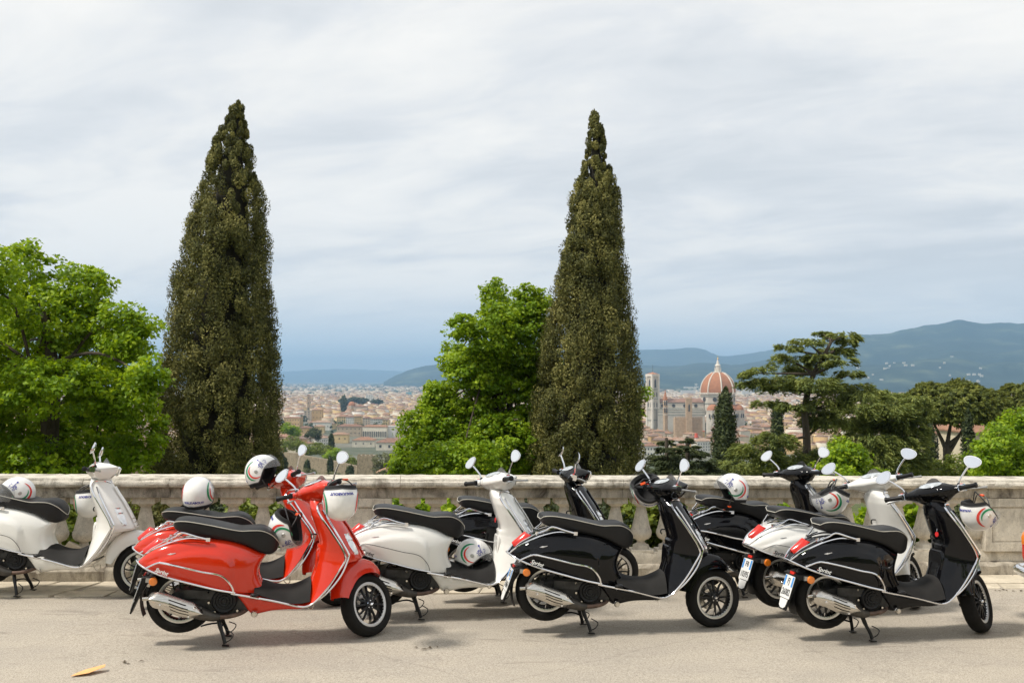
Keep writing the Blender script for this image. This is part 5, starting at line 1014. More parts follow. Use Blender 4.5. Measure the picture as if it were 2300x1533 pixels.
# cathedral
CD = 1545.0; K = CD / FPX
def cpt(px): return (px - 1150) * K
def cz(py): return EYE - (py - 850) * K
cath = empty('cathedral', 'marble cathedral with huge ribbed terracotta dome', 'cathedral', loc=(cpt(1612), CD, GZ))
def octa(r, z, rot=0.): return [(r * math.sin(R(45 * k) + rot), -r * math.cos(R(45 * k) + rot), z) for k in range(8)]
zs = cz(881) - GZ; zt = cz(836) - GZ; Rr = 27.2
G = [octa(Rr * math.cos(a * 1.18) ** .80 if a > 0 else Rr, zs + (zt - zs) * math.sin(a * 1.0) / math.sin(1.13)) for a in np.linspace(0, 1.13, 16)]
ob('dome', MB().grid(np.array(G), cv=True).mesh('dome', [M['dome']], smooth=False), cath)
dome_o = G
for k in range(8): ob('dome_rib', MB().tube([np.array(g[k]) * np.array([1.008, 1.008, 1]) for g in G], [1.05] * 10 + [.85] * 6, 5).mesh('dome_rib', [M['rib']]), cath)
drum = MB().grid(np.array([octa(26.6, z) for z in (30, cz(893) - GZ, cz(889) - GZ, cz(884) - GZ)]), cv=True); ob('drum', drum.mesh('drum', [M['marble']], smooth=False), cath)
for z, rr, mt in ((zs - 1.0, 28.0, 'rib'), (cz(889) - GZ, 27.4, 'marble_green'), (cz(905) - GZ, 27.2, 'marble_green'), (cz(884.5) - GZ, 27.6, 'marble')): ob('cornice', MB().grid(np.array([octa(rr, z - .5), octa(rr + .5, z), octa(rr, z + .7)]), cv=True).mesh('cornice', [M[mt]], smooth=False), cath)
for k in range(8):
    a = R(45 * k + 22.5); o = ob('oculus', MB().lathe([(0, .4), (2.3, .5), (2.4, .9), (3.3, .9), (3.4, .0)], 16, 'x').mesh('oculus', [M['window']]), cath, loc=(26.6 * math.cos(R(22.5)) * math.sin(a) * 1.0, -26.6 * math.cos(R(22.5)) * math.cos(a), cz(896) - GZ), rot=(0, 0, a - math.pi / 2))
ln = MB().grid(np.array([octa(6.6, zt - .5), octa(6.6, zt + 1), octa(3.8, zt + 1.2), octa(3.4, zt + 9.5), octa(4.4, zt + 10), octa(4.2, zt + 11.5), octa(2.6, zt + 12.5), octa(.9, zt + 19), octa(.5, zt + 20)]), cv=True)
for k in range(8): a = R(45 * k); ln.box((5.0 * math.sin(a), -5.0 * math.cos(a), zt + 4.5), (.8, .8, 7), taper=.5)
ob('lantern', ln.mesh('lantern', [M['rib']], smooth=False), cath); ob('ball', MB().ell((0, 0, zt + 21.2), (1.3, 1.3, 1.3), 8, 12).tube([(0, 0, zt + 22), (0, 0, zt + 26)], .25, 5).box((0, 0, zt + 24.6), (1.8, .3, .3)).mesh('ball', [M['gold']]), cath)
for dx, dy in ((-13.6, -27), (27.5, -12), (13.5, -27.5)):
    r0 = 9.6; z1 = cz(920) - GZ; m = MB().lathe([(r0 + .8, 0), (r0 + .8, z1 - 1), (r0 + 1.4, z1 - .5), (r0 + 1.2, z1 + .4)], 10, c=(dx, dy, 0)); i = ob('tribune', m.mesh('tribune', [M['marble']], smooth=False), cath)
    ob('half_dome', MB().lathe([(r0 * math.cos(a), z1 + 9.4 * math.sin(a)) for a in np.linspace(0, 1.5, 8)] + [(0, z1 + 9.4)], 12, c=(dx, dy, 0)).mesh('half_dome', [M['dome']], sharp=60), cath)
    for a in (-130, -100, -70, -45): ob('lancet', MB().box((dx + 10.5 * math.cos(R(a)), dy + 10.5 * math.sin(R(a)), z1 - 8), (1.5, 1.2, 6), rot=Matrix.Rotation(R(a + 90), 3, 'Z')).mesh('lancet', [M['window']], smooth=False), i)
x0, x1 = cpt(1473) - cpt(1612), -24
zw, zr, za, zf = cz(902) - GZ, cz(894.5) - GZ, cz(917) - GZ, 0
ob('nave_wall', MB().box(((x0 + x1) / 2, 2, zw / 2), (x1 - x0, 24, zw)).mesh('nave_wall', [M['marble']], smooth=False), cath)
ob('nave_roof', MB().add([(x0, -11, zw), (x1, -11, zw), (x1, 15, zw), (x0, 15, zw), (x0, 2, zr), (x1, 2, zr), (x0, -11, zw - .8), (x1, -11, zw - .8)], [(0, 1, 5, 4), (2, 3, 4, 5), (0, 6, 7, 1), (1, 2, 5), (3, 0, 4)]).mesh('nave_roof', [M['nave_roof']], smooth=False), cath)
ob('aisle_wall', MB().box(((x0 + x1) / 2, -15, za / 2), (x1 - x0, 10, za)).mesh('aisle_wall', [M['marble']], smooth=False), cath)
for z in (za - .6, za - 4.5, za - 9, zw - 1.2, zw - 9.5): yy = -20.1 if z < za else -10.1; ob('marble_band', MB().box(((x0 + x1) / 2, yy, z), (x1 - x0 + .2, .4, .8)).mesh('marble_band', [M['marble_green']], smooth=False), cath)
for p in (1485.5, 1510, 1535, 1559.5): ob('oculus', MB().lathe([(0, .1), (1.9, .2), (2.0, .5), (2.6, .5), (2.7, 0)], 14, 'y').xf(Matrix.Scale(-1, 4, Vector((0, 1, 0)))).mesh('oculus', [M['window']]), cath, loc=(cpt(p) - cpt(1612), -10.1, cz(910) - GZ))
# bell tower
ct = empty('bell_tower', 'tall square marble bell tower at the cathedral\'s left end', 'bell tower', loc=(cpt(1463.5), CD - 10, GZ), rot=(0, 0, R(33))); h = cz(842.5) - GZ; w = 12.2
ob('shaft', MB().box((0, 0, h / 2), (w, w, h)).mesh('shaft', [M['marble']], smooth=False), ct)
for sx in (-1, 1):
    for sy in (-1, 1): ob('corner_buttress', MB().lathe([(0, 0), (2.1, 0), (2.1, h), (0, h)], 8, c=(sx * w / 2, sy * w / 2, 0)).mesh('corner_buttress', [M['rib']], smooth=False), ct)
ob('parapet', MB().box((0, 0, h + .2), (w + 3.4, w + 3.4, 3.4)).mesh('parapet', [M['rib']], smooth=False), ct); ob('roof', MB().add([(-7, -7, h + 2), (7, -7, h + 2), (7, 7, h + 2), (-7, 7, h + 2), (0, 0, h + 5)], [(0, 1, 4), (1, 2, 4), (2, 3, 4), (3, 0, 4)]).mesh('roof', [M['dome']], smooth=False), ct)
ob('flagpole', MB().tube([(0, 0, h + 4), (0, 0, h + 16)], .22, 5).mesh('flagpole', [M['window']]), ct)
for z in (h * .24, h * .42, h * .60, h * .76): ob('cornice', MB().box((0, 0, z), (w + 1.6, w + 1.6, 1.0)).mesh('cornice', [M['marble_green']], smooth=False), ct)
def lancet(wd, ht): return MB().prism([(-wd / 2, 0), (wd / 2, 0), (wd / 2, ht * .72), (0, ht), (-wd / 2, ht * .72)], -.3, .1).mesh('window', [M['window']], smooth=False)
l1, l2 = lancet(3.4, 14), lancet(1.7, 8)
for f in range(4):
    Mf = Matrix.Rotation(f * math.pi / 2, 4, 'Z')
    for xx, z, me in ((0, h * .79, l1), (-2.8, h * .63, l2), (2.8, h * .63, l2), (-2.8, h * .46, l2), (2.8, h * .46, l2)): ob('window', me, ct, mw=Mf @ Matrix.Translation((xx, -w / 2, z)))
# brown hexagonal spire tower
bd = 1440.; kb = bd / FPX; bt = empty('spire_tower', 'slender brown tower with pointed red spire before the cathedral nave', 'tower', loc=((1493.8 - 1150) * kb, bd, GZ)); z1 = EYE - (898.5 - 850) * kb - GZ; z2 = EYE - (874 - 850) * kb - GZ
hexa = lambda r, z: [(r * math.cos(R(60 * k + 10)), r * math.sin(R(60 * k + 10)), z) for k in range(6)]
ob('shaft', MB().grid(np.array([hexa(3.7, 0), hexa(3.6, z1)]), cv=True).mesh('shaft', [M['towerstone']], smooth=False), bt); ob('spire', MB().grid(np.array([hexa(3.9, z1), hexa(2.0, z1 + (z2 - z1) * .45), hexa(.12, z2)]), cv=True).mesh('spire', [M['dome']], smooth=False), bt)
for z in (z1 - 1, z1 * .80, z1 * .62): ob('cornice', MB().grid(np.array([hexa(3.8, z - .4), hexa(4.2, z), hexa(3.8, z + .4)]), cv=True).mesh('cornice', [M['rib']], smooth=False), bt)
for z in (z1 - 7, z1 * .80 - 7):
    for x in (-1.5, 1.5): ob('window', l2, bt, loc=(x, -3.3, z), )
# crenellated palace with its tower
gd = 1400.; kg = gd / FPX; gt = empty('palace_tower', 'brown square tower with a tall arched belfry opening', 'tower', loc=((1547.5 - 1150) * kg, gd, GZ)); zt2 = EYE - (896 - 850) * kg - GZ
ob('shaft', MB().box((0, 4, zt2 / 2), (8.2, 8.2, zt2)).mesh('shaft', [M['towerstone']], smooth=False), gt)
me = MB().box((0, 0, .9), (1.5, 1.2, 1.8)).mesh('merlon', [M['towerstone']], smooth=False)
for k in range(4):
    for yy in (.3, 7.7): ob('merlon', me, gt, loc=(-3.4 + 2.27 * k, yy, zt2))
ob('belfry_opening', lancet(2.2, 11), gt, loc=(-.2, 0, zt2 - 17))
cp = empty('crenellated_palace', 'brown crenellated palace block before the cathedral', 'palace', loc=((1548 - 1150) * kg, gd + 6, GZ)); zc = EYE - (938 - 850) * kg - GZ; wc = 62 * kg
ob('wall', MB().box((0, 8, zc / 2), (wc, 16, zc)).mesh('wall', [M['towerstone']], smooth=False), cp)
for k in range(17): ob('merlon', me, cp, loc=(-wc / 2 + .9 + (wc - 1.8) * k / 16, .6, zc))
# small red church dome on the left
sd = 2250.; ks = sd / FPX; sc_ = empty('church', 'distant church with a red brown dome in the left town view', 'church', loc=((791 - 1150) * ks, sd, GZ)); zd = EYE - (910 - 850) * ks - GZ
ob('drum', MB().grid(np.array([octa(8, 0), octa(8, zd)]), cv=True).mesh('drum', [WALLS[5]], smooth=False), sc_); ob('dome', MB().grid(np.array([octa(8.3 * math.cos(a) ** .8, zd + 9 * math.sin(a)) for a in np.linspace(0, 1.5, 7)]), cv=True).mesh('dome', [M['dome']], smooth=False), sc_)
ob('nave', MB().box((20, 0, zd * .45), (30, 14, zd * .9)).mesh('nave', [WALLS[7]], smooth=False), sc_); V, F = hip(30, 14, zd * .9); ob('roof', MB().add(np.array(V) + (20, 0, 0), F).mesh('roof', [ROOFS[1]], smooth=False), sc_)
building('tall white banded block left of the church dome', 822, 838, 886, 904, W_[4], W_[4], 16, 3, 4, flat=True, ww=4, wh=1.5)

# old town wall and its tower on the near slope
ow = empty('town_wall', 'old rubble town wall running down the slope', 'wall'); pts = [(560, 1012, 448), (620, 1014, 436), (678, 1018, 424), (680, 1022, 423), (740, 1032, 410), (806, 1047, 396)]
A = [at(*p[:2], p[2]) for p in pts]; m = MB()
for a, b in zip(A[:-1], A[1:]):
    d_ = b - a; nrm = np.array([d_[1], -d_[0], 0]); nrm = nrm / np.linalg.norm(nrm) * 1.0; H_ = 16
    m.add([a - (0, 0, H_), b - (0, 0, H_), b, a, a - (0, 0, H_) - nrm, b - (0, 0, H_) - nrm, b - nrm, a - nrm], [(0, 1, 2, 3), (5, 4, 7, 6), (3, 2, 6, 7), (1, 5, 6, 2), (0, 3, 7, 4)])
ob('masonry', m.mesh('masonry', [M['oldwall']], smooth=False), ow)
tw = at(820, 1023, 390); t_o = empty('wall_tower', 'square stone tower with broken battlements at the end of the town wall', 'tower', loc=(tw[0], 390, tw[2] - 18), rot=(0, 0, R(-12))); ob('masonry', MB().box((0, 3, 9), (6.4, 6.4, 18)).mesh('masonry', [M['oldwall']], smooth=False), t_o)
for k in range(4): ob('merlon', MB().box((-2.5 + 1.66 * k, .35, 18.3 + .1 * (k % 2)), (.9, .7, .6)).mesh('merlon', [M['oldwall']], smooth=False), t_o)
def bushes(label, L, d, matl, group='round green trees along the town wall', n=90, ls=.32, cl=1.2, name='round_tree'):
    cxm = sum(q[0] for q in L) / len(L); b = at(cxm, max(q[1] + q[3] for q in L), d); broadleaf(label, name, (b[0], b[1], b[2] - 2), lobes_px(L, d, 2.), n, 18, ls, matl, cl, trunk=[at(cxm, L[0][1] + L[0][3], d), at(cxm, L[0][1], d)], group=group, limbs=False)
bushes('light green round tree right of the left cypress', [(636, 1000, 22, 14), (655, 992, 20, 12), (670, 1002, 16, 12)], 470, M['bush'], n=260)
bushes('round green trees crest in front of the left town wall end', [(690, 1010, 16, 12), (712, 1006, 18, 12), (733, 1012, 16, 12)], 445, M['bush'], n=240)
bushes('dark green leafy trees above the wall left', [(645, 962, 16, 11), (662, 970, 12, 9)], 620, M['linden'], n=150, ls=.5, cl=1.6)
bushes('dark bushy tree among the lower houses', [(708, 970, 13, 8), (698, 976, 12, 7), (712, 980, 8, 8)], 700, M['cypress_green'], n=140, ls=.5, cl=1.6)
bushes('green rounded trees just above the middle of the wall', [(752, 1020, 18, 12), (768, 1028, 12, 10), (738, 1028, 10, 8)], 425, M['linden'], n=200)
bushes('yellowish bushes left of the wall tower', [(785, 1034, 14, 10), (795, 1040, 10, 8)], 415, M['bush'], n=120)
bushes('olive coloured scrub right of the wall tower', [(862, 1035, 22, 16), (885, 1030, 20, 14), (855, 1055, 16, 14), (890, 1052, 22, 16)], 330, M['olive'], n=330, ls=.26, cl=.9, name='scrub_bush')
bushes('dark scrub below the olive coloured one', [(878, 1062, 20, 12), (862, 1070, 16, 12), (910, 1070, 26, 14)], 250, M['cypress_green'], n=200, ls=.2, cl=.6, name='scrub_bush')
bushes('grey green olive trees before the wall', [(690, 1066, 26, 12), (640, 1070, 30, 14), (750, 1070, 24, 10)], 330, M['olive'], n=260, ls=.26, cl=.9, name='olive_tree')
bushes('distant wooded park beyond the church dome', [(778, 900, 16, 4), (800, 897, 14, 5), (812, 899, 12, 6), (846, 902, 12, 5)], 2700, M['cypress_green'], n=260, ls=2.2, cl=5, name='park_trees')
bushes('green bushes behind the balustrade by the slender cypress right', [(1690, 1062, 40, 14), (1745, 1066, 40, 14), (1800, 1070, 40, 12), (2010, 1068, 40, 12), (2060, 1064, 30, 14), (2115, 1055, 40, 22), (2150, 1048, 30, 26), (2200, 1060, 30, 20)], 48, M['bush'], n=500, ls=.07, cl=.28, name='scrub_bush', group='scrub on the near slope')
for k, (px, a, c, dd) in enumerate(((744, 976, 1012, 520), (742, 1031, 1062, 395), (690, 1040, 1062, 380), (784, 1056, 1070, 380), (788, 1054, 1070, 378), (632, 1018, 1068, 330), (640, 1030, 1068, 332), (772, 897, 913, 2100))):
    lab = ['dark pointed cypress standing above the wall among roofs', 'thin cypress against the middle of the town wall', 'short cypress against the left part of the wall', 'tiny cypress left of the wall tower foot', 'tiny cypress touching the wall tower foot', 'dark cypress right of the big left cypress', 'second dark cypress right of the big left cypress', 'far dark cypress left of the church dome'][k]
    w = (c - a) * (.17 if k else .2); cypress(lab, (at(px, c, dd)[0], dd, at(px, c, dd)[2] - 1), [(a, px - .4, px + .4), (a + (c - a) * .3, px - w * .5, px + w * .5), (a + (c - a) * .7, px - w * .62, px + w * .62), (c, px - w * .5, px + w * .5)], 0, dd, 90, 16, .0016 * dd * .8, M['cypress_green'], 'cypresses round the town wall', (.0028 * dd, .006 * dd))

# generic houses: nearest about 290 in the two open views are individual things, the rest one mass
protos = []
for i in range(10):
    w, d_, h = random.uniform(11, 20), random.uniform(10, 15), random.uniform(9, 16); me_w = MB().box((0, 0, h / 2), (w, d_, h)).mesh('wall', [WALLS[i % 8]], smooth=False); V, F = hip(w, d_, h, rise=random.uniform(1.6, 2.6), ridge=random.uniform(.2, .9)); me_r = MB().add(V, F).mesh('roof', [ROOFS[i % 5]], smooth=False)
    wm_ = win_grid(w, h, int(w / 3.2), 3 if h > 11 else 2, y=-d_ / 2); me_g = wm_.mesh('window', [M['window']], smooth=False); me_c = MB().box((w * .22, d_ * .1, h + 2.2), (1.1, 1.1, 2.4)).box((w * .22, d_ * .1, h + 3.5), (1.5, 1.5, .3)).mesh('chimney', [WALLS[(i + 3) % 8]], smooth=False)
    protos.append((w, d_, h, me_w, me_r, me_g, me_c))
spots = []
y = 1130.
while y < 4300:
    step = 19 + (y - 1130) * .004; x = -.54 * y + random.uniform(0, 10)
    while x < .56 * y: spots.append((x + random.uniform(-3, 3), y + random.uniform(-4, 4))); x += step * random.uniform(.9, 1.35)
    y += step * .98
near = []; far = []
TAK = [(o.location.x, o.location.y) for o in bpy.data.objects if o.get('category') in ('building', 'cathedral', 'tower', 'bell tower', 'palace', 'church', 'chimney')]
for x, y in spots:
    u = 1150 + x / y * FPX; rr = 16
    if abs(x - cpt(1612)) < 34 and abs(y - CD) < 48 or (cpt(1470) < x < cpt(1612) and CD - 30 < y < CD + 26): continue
    top = 850 + (EYE - GZ - 15) / y * FPX; hw = 9 / y * FPX
    if any(d0 > y + 5 and u + hw > a0 and u - hw < a1 and top < b1 - 3 for a0, a1, t1, b1, d0 in HERO + [(1450, 1680, 900, 938, CD)]): continue
    if any((x - a) ** 2 + (y - b_) ** 2 < 20 ** 2 for a, b_ in TAK): continue
    ok = 630 < u < 925 or 1440 < u < 1740 or 2080 < u < 2230
    (near if ok else far).append((y, x))
near.sort(); far += near[290:]; near = near[:290]
adj = ['cream', 'off white', 'ochre', 'burnt orange', 'whitish', 'brown grey', 'golden yellow', 'dull beige']; radj = ['red brown', 'dark brown', 'light terracotta', 'greyish brown', 'pale orange']
ORD = ['first', 'second', 'third', 'fourth', 'fifth', 'sixth', 'seventh', 'eighth', 'ninth', 'tenth', 'eleventh', 'twelfth']; rows = {}
for k, (y, x) in enumerate(near):
    i = random.randrange(10); u = 1150 + x / y * FPX; side = 'between left cypress and green tree' if u < 1000 else ('below the domed cathedral' if u < 1640 else ('left of the cedar' if u < 1800 else 'past the pine trunks'))
    rk = 'near' if y < 1350 else ('midway' if y < 1600 else 'far'); rows.setdefault((i % 8, i % 5, side, rk), []).append((u, x, y, i))
for (a_, b_, side, rk), L in rows.items():
    for q, (u, x, y, i) in enumerate(sorted(L)):
        w, d_, h, me1, me2, me3, me4 = protos[i]; lab = '%s %s house with %s roof, %s row %s' % (ORD[min(q, 11)], adj[a_], radj[b_], rk, side)
        r = empty('townhouse', lab, 'house', 'tile roofed town houses ' + side, loc=(x, y, GZ + random.uniform(-1, 2)), rot=(0, 0, random.gauss(0, .35) + (math.pi / 2 if random.random() < .3 else 0)))
        ob('wall', me1, r); ro = ob('roof', me2, r); ob('window_row', me3, r)['kind'] = 'stuff'; ob('chimney', me4, ro)
def mass(name, L, mats_n, sz, hh, seed):
    rg = np.random.default_rng(seed); L = np.array(L); n = len(L); w = rg.uniform(*sz, n) / 2; d_ = rg.uniform(sz[0] * .8, sz[1] * .8, n) / 2; h = rg.uniform(*hh, n); ri = rg.uniform(1.4, 2.8, n) * (sz[0] / 12) ** .5; rot = rg.normal(0, .4, n); V = np.zeros((n, 10, 3))
    for q, (sx, sy) in enumerate(((-1, -1), (1, -1), (1, 1), (-1, 1))):
        V[:, q] = np.stack([sx * w, sy * d_, np.zeros(n)], 1); V[:, 4 + q] = np.stack([sx * (w + .4), sy * (d_ + .4), h], 1)
    V[:, 8] = np.stack([-w * .55, 0 * w, h + ri], 1); V[:, 9] = np.stack([w * .55, 0 * w, h + ri], 1); c, s = np.cos(rot)[:, None], np.sin(rot)[:, None]; X = V[:, :, 0] * c - V[:, :, 1] * s + L[:, 0:1]; Y = V[:, :, 0] * s + V[:, :, 1] * c + L[:, 1:2]; V = np.stack([X, Y, V[:, :, 2] + GZ], 2)
    T = [(0, 1, 5), (0, 5, 4), (1, 2, 6), (1, 6, 5), (2, 3, 7), (2, 7, 6), (3, 0, 4), (3, 4, 7), (4, 5, 9), (4, 9, 8), (6, 7, 8), (6, 8, 9), (5, 6, 9), (7, 4, 8)]
    F = (np.arange(n) * 10)[:, None, None] + np.array(T)[None]; nw = len(mats_n[0]); mi = np.zeros((n, 14), int); wi = rg.integers(0, nw, n); ri_ = rg.integers(0, len(mats_n[1]), n) + nw; mi[:, :8] = wi[:, None]; mi[:, 8:] = ri_[:, None]
    return fast_mesh(name, V.reshape(-1, 3), F.reshape(-1, 3), mats_n[0] + mats_n[1], mi=mi.ravel())
o = ob('distant_roofs', mass('distant_roofs', [(x, y) for y, x in far], (WALLS, ROOFS), (10, 22), (8, 18), 3), kind='stuff'); o['label'] = 'mass of tiled roofs and plaster walls of the old town'; o['category'] = 'houses'
L = []
for k in range(12000):
    y = random.uniform(4300, 15000) ** 1.0; y = 4300 + (15000 - 4300) * random.random() ** 1.3; x = random.uniform(-.54, .56) * y
    if math.sin(x * .0011 + 1) + math.sin(y * .0017 + x * .0004) + random.gauss(0, .9) > -.4 and random.random() < 1.15 - y / 15000: L.append((x, y))
PALE = [WALLS[7], WALLS[5], WALLS[1], WALLS[0]]
o = ob('far_suburbs', mass('far_suburbs', L, (PALE, [ROOFS[2], ROOFS[4], WALLS[5], ROOFS[3], WALLS[7]]), (16, 44), (7, 16), 5), kind='stuff'); o['label'] = 'pale suburbs spreading over the far plain'; o['category'] = 'houses'
# trees between the houses
n = 1700; yy = 1550 + 12000 * RNG.uniform(0, 1, n) ** 1.6; xx = RNG.uniform(-.5, .52, n) * yy; C = np.repeat(np.stack([xx, yy, np.full(n, GZ + 6.)], 1), 26, 0); sz = np.repeat(RNG.uniform(5, 11, n) * (1 + yy / 9000), 26)
u = unit(n * 26); V, F, t = leaves(C + u * sz[:, None] * np.array([1.2, 1.2, .7]), u, sz * .32, .7); o = ob('town_trees', fast_mesh('town_trees', V, F, [M['cypress_green']], t), kind='stuff'); o['label'] = 'dark green tree crowns scattered among the distant roofs'; o['category'] = 'trees'

# ------------------------------------------------------------------ hills
def hill_mat(name, a, b_, c):
    m, t, b = nodes_mat(name); f = tex(t, scale=.0022, det=12, rough=.72); g = tex(t, scale=.012, det=6, rough=.7); col = ramp(t, f, [(.42, a), (.53, b_), (.66, c)]); _in(t, b.inputs['Base Color'], mixc(t, ramp(t, g, [(.4, 0.), (.7, .5)]), col, a)); b.inputs['Roughness'].default_value = .95; b.inputs['Specular IOR Level'].default_value = .05; return m
def vn(x, y, s):   # smooth value noise
    rg = np.random.default_rng(s); T = rg.uniform(-1, 1, (64, 64)); xi, yi = np.floor(x).astype(int), np.floor(y).astype(int); fx, fy = x - xi, y - yi; fx, fy = fx * fx * (3 - 2 * fx), fy * fy * (3 - 2 * fy)
    g = lambda a, b_: T[a % 64, b_ % 64]; return (g(xi, yi) * (1 - fx) + g(xi + 1, yi) * fx) * (1 - fy) + (g(xi, yi + 1) * (1 - fx) + g(xi + 1, yi + 1) * fx) * fy
def hill(label, ridge, d, front, seed, matl, foot=GZ - 4, rough=1.):
    P = np.array(ridge, float); px = np.linspace(P[0, 0], P[-1, 0], 260); py = np.interp(px, P[:, 0], P[:, 1]); ker = np.hanning(9); ker /= ker.sum(); py = np.convolve(np.pad(py, 4, mode='edge'), ker, 'valid'); X = (px - 1150) / FPX * d; Z = EYE - (py - 850) / FPX * d; ts = np.concatenate([np.linspace(-1, 0, 46), np.linspace(.08, 1, 6)]); G = np.zeros((len(px), len(ts), 3))
    for j, t_ in enumerate(ts):
        Yv = d + t_ * front; a = 1 - abs(t_); prof_ = a ** 1.25 if t_ < 0 else a; Xv = X * (Yv / d) if t_ < 0 else X; H = (Z - foot); k = 4 * a * (1 - a) if t_ < 0 else .3
        nz = vn(Xv / 900 + 7, np.full_like(Xv, Yv / 900), seed) * .16 + vn(Xv / 330, np.full_like(Xv, Yv / 400), seed + 1) * .07 + vn(Xv / 120, np.full_like(Xv, Yv / 140), seed + 2) * .025
        G[:, j] = np.stack([Xv, np.full_like(Xv, Yv), foot + np.maximum(H, 0) * prof_ + H * nz * k * rough + vn(Xv / 45, np.full_like(Xv, Yv / 45), seed + 4) * d * .0004], 1)
    o = ob('hill', MB().grid(G).mesh('hill', [matl], sharp=0), kind='structure'); o['label'] = label; return G
HM = hill_mat('wooded_hillside', (.014, .026, .018), (.030, .045, .026), (.13, .145, .075)); HM2 = hill_mat('far_hillside', (.020, .034, .026), (.035, .05, .035), (.07, .085, .055))
hill('faint far mountains behind the left plain', [(-600, 830), (-200, 828), (100, 826), (400, 830), (640, 834), (760, 828), (900, 832), (1050, 828), (1200, 832), (1400, 830), (1600, 850)], 28000, 5000, 31, HM2)
hill('pale blue mountain range behind the dome', [(1000, 815), (1120, 800), (1260, 790), (1428, 783), (1496, 786), (1558, 781), (1592, 789), (1615, 800), (1688, 790), (1745, 782), (1900, 772), (2200, 770), (2700, 790)], 15500, 3500, 41, HM2)
GB = hill('blue wooded mountain rising to a peak at the right', [(1180, 852), (1300, 838), (1443, 822), (1515, 824), (1570, 817), (1619, 819), (1657, 820), (1710, 809), (1760, 793), (1800, 778), (1850, 763), (1929, 755.5), (1994, 753.5), (2032, 744), (2060, 738), (2089, 730), (2109, 731), (2147, 719), (2170, 722), (2208, 730), (2254, 724), (2300, 722), (2420, 712), (2560, 730), (2800, 760)], 10000, 4200, 51, HM)
hill('low blue hill above the plain behind the green tree', [(862, 857), (890, 842), (921, 829), (955, 820), (985, 816), (1019, 813), (1060, 815), (1110, 824), (1180, 838), (1260, 852)], 12000, 2600, 61, HM)
# pale villas dotted over the lower slopes
V = []; L = []
for k in range(190):
    i = random.randrange(60, 250); j = int(abs(random.gauss(0, 7)) + 6); p = GB[i, j]; 
    if math.sin(i * .21) + math.sin(j * .5 + i * .05) + random.gauss(0, .5) < .1: continue
    L.append(p)
m = MB()
for p in L:
    for q in range(random.choice((1, 1, 2, 3))): s_ = random.uniform(7, 14); m.box((p[0] + random.gauss(0, 40), p[1] + random.gauss(0, 20), p[2] + 4), (s_ * 1.5, s_, 14))
o = ob('hillside_villas', m.mesh('hillside_villas', [WALLS[1]], smooth=False), kind='stuff'); o['label'] = 'pale villas scattered over the lower mountain slopes'; o['category'] = 'houses'

# unseen trees behind the camera, added to darken what the paint and mirrors reflect
for k in range(7):
    x = -27 + 9 * k + random.uniform(-1, 1); broadleaf('%s tree of the row behind the viewpoint' % ['leftmost', 'second', 'third', 'middle', 'fifth', 'sixth', 'rightmost'][k], 'broadleaf_tree', (x, -24, -.3), [((x, -24, 5.5), (4.6, 3.5, 3.6)), ((x + 1, -25, 8.5), (3.4, 3, 2.8)), ((x - 1.5, -24, 3), (3.5, 2.5, 2.2))], 260, 20, .32, M['maple'], .9, trunk=[(x, -24, 2), (x, -24, 5)], group='trees across the square behind the viewpoint', limbs=False)
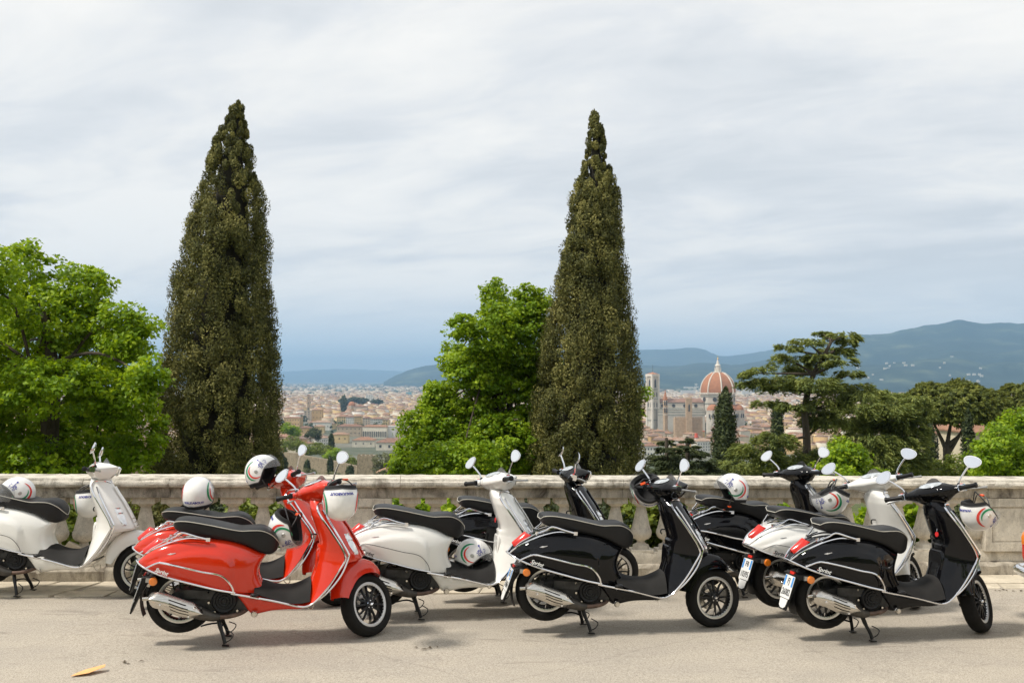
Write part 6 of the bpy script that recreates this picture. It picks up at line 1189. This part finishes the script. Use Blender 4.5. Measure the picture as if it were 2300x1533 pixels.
# rear end of a small vintage car cut off by the right edge
def vintage_car():
    r = empty('parked_car', 'small vintage car at the right edge, only tail lamp and chrome bumper visible', 'car', loc=(4.145, 7.50, gz(4.1)), rot=(0, 0, 0))
    cream = mat('cream_car_paint', (.72, .55, .38), .3, coat=.8, var=.05)
    T = [(0.02, .42, .62, .34), (.04, .34, .72, .52), (.12, .30, .86, .60), (.35, .28, 1.02, .63), (.75, .28, 1.26, .64), (1.2, .28, 1.33, .64), (1.6, .28, 1.30, .64), (1.95, .28, .98, .64), (2.4, .28, .88, .62), (2.8, .32, .74, .56), (2.92, .40, .62, .40)]; P = cr(T, 40); G = []
    for x, zb, zt, w in P:
        G.append([(x, w * abs(math.cos(a)) ** .45 * np.sign(math.cos(a)) * (1 - .22 * max(0, math.sin(a)) ** 3), (zb + zt) / 2 + (zt - zb) / 2 * abs(math.sin(a)) ** .6 * np.sign(math.sin(a))) for a in np.linspace(0, 2 * math.pi, 28, endpoint=False)])
    ob('body', MB().grid(np.array(G), cv=True).mesh('body', [cream], sharp=60), r)
    for s in (-1, 1):
        t_ = ob('tail_lamp', MB().prism([(-.0, .52), (.12, .52), (.13, .60), (.13, .72), (.11, .745), (.0, .745), (-.012, .70), (-.012, .56)], -.035, .035).mesh('tail_lamp', [M['redlens']], sharp=25), r, loc=(-.075, s * .44, 0)); ob('amber_lens', MB().prism([(-.014, .655), (.132, .655), (.132, .725), (.112, .752), (.0, .752), (-.016, .71)], -.038, .038).mesh('amber_lens', [M['amber']], sharp=25), t_)
        for x in (.55, 2.35): w_ = ob('wheel', MB().lathe([(0, -.06), (.15, -.06), (.17, -.07), (.25, -.06), (.26, 0), (.25, .06), (0, .06)], 24, 'y').mesh('wheel', [M['tyre']]), r, loc=(x, s * .56, .26)); ob('hub_cap', MB().ell((0, 0, 0), (.10, .03, .10)).mesh('hub_cap', [M['chrome']]), w_, loc=(0, s * .07, 0))
    ob('bumper', MB().tube(cr([(.35, -.66, .44), (.02, -.64, .44), (-.085, -.52, .44), (-.11, 0, .44), (-.085, .52, .44), (.02, .64, .44), (.35, .66, .44)], 40), .038, 10).mesh('bumper', [M['chrome']]), r)
    ob('rear_window', MB().grid(np.array([[(.40 + .30 * v, u * .36, 1.03 + .19 * v + .012) for u in np.linspace(-1, 1, 6)] for v in (0, .5, 1)])).mesh('rear_window', [M['window']]), r)
    ob('licence_plate', MB().box((-.0, 0, .60), (.02, .30, .14)).mesh('licence_plate', [M['plate_white']], smooth=False), r)
vintage_car()

# ------------------------------------------------------------------ air
hz = ob('haze', MB().box((0, 15500, 285), (66000, 37000, 770)).mesh('haze', [], smooth=False), kind='stuff'); hz['label'] = 'thin blue haze over town and mountains'; hz['category'] = 'haze'
hm_ = bpy.data.materials.new('haze'); hm_.use_nodes = True; t = hm_.node_tree; t.nodes.clear(); o_ = t.nodes.new('ShaderNodeOutputMaterial'); pv_ = t.nodes.new('ShaderNodeVolumePrincipled')
pv_.inputs['Density'].default_value = 8.5e-5; pv_.inputs['Color'].default_value = (.43, .70, 1.0, 1); pv_.inputs['Anisotropy'].default_value = .1; t.links.new(pv_.outputs[0], o_.inputs['Volume']); hz.data.materials.append(hm_)
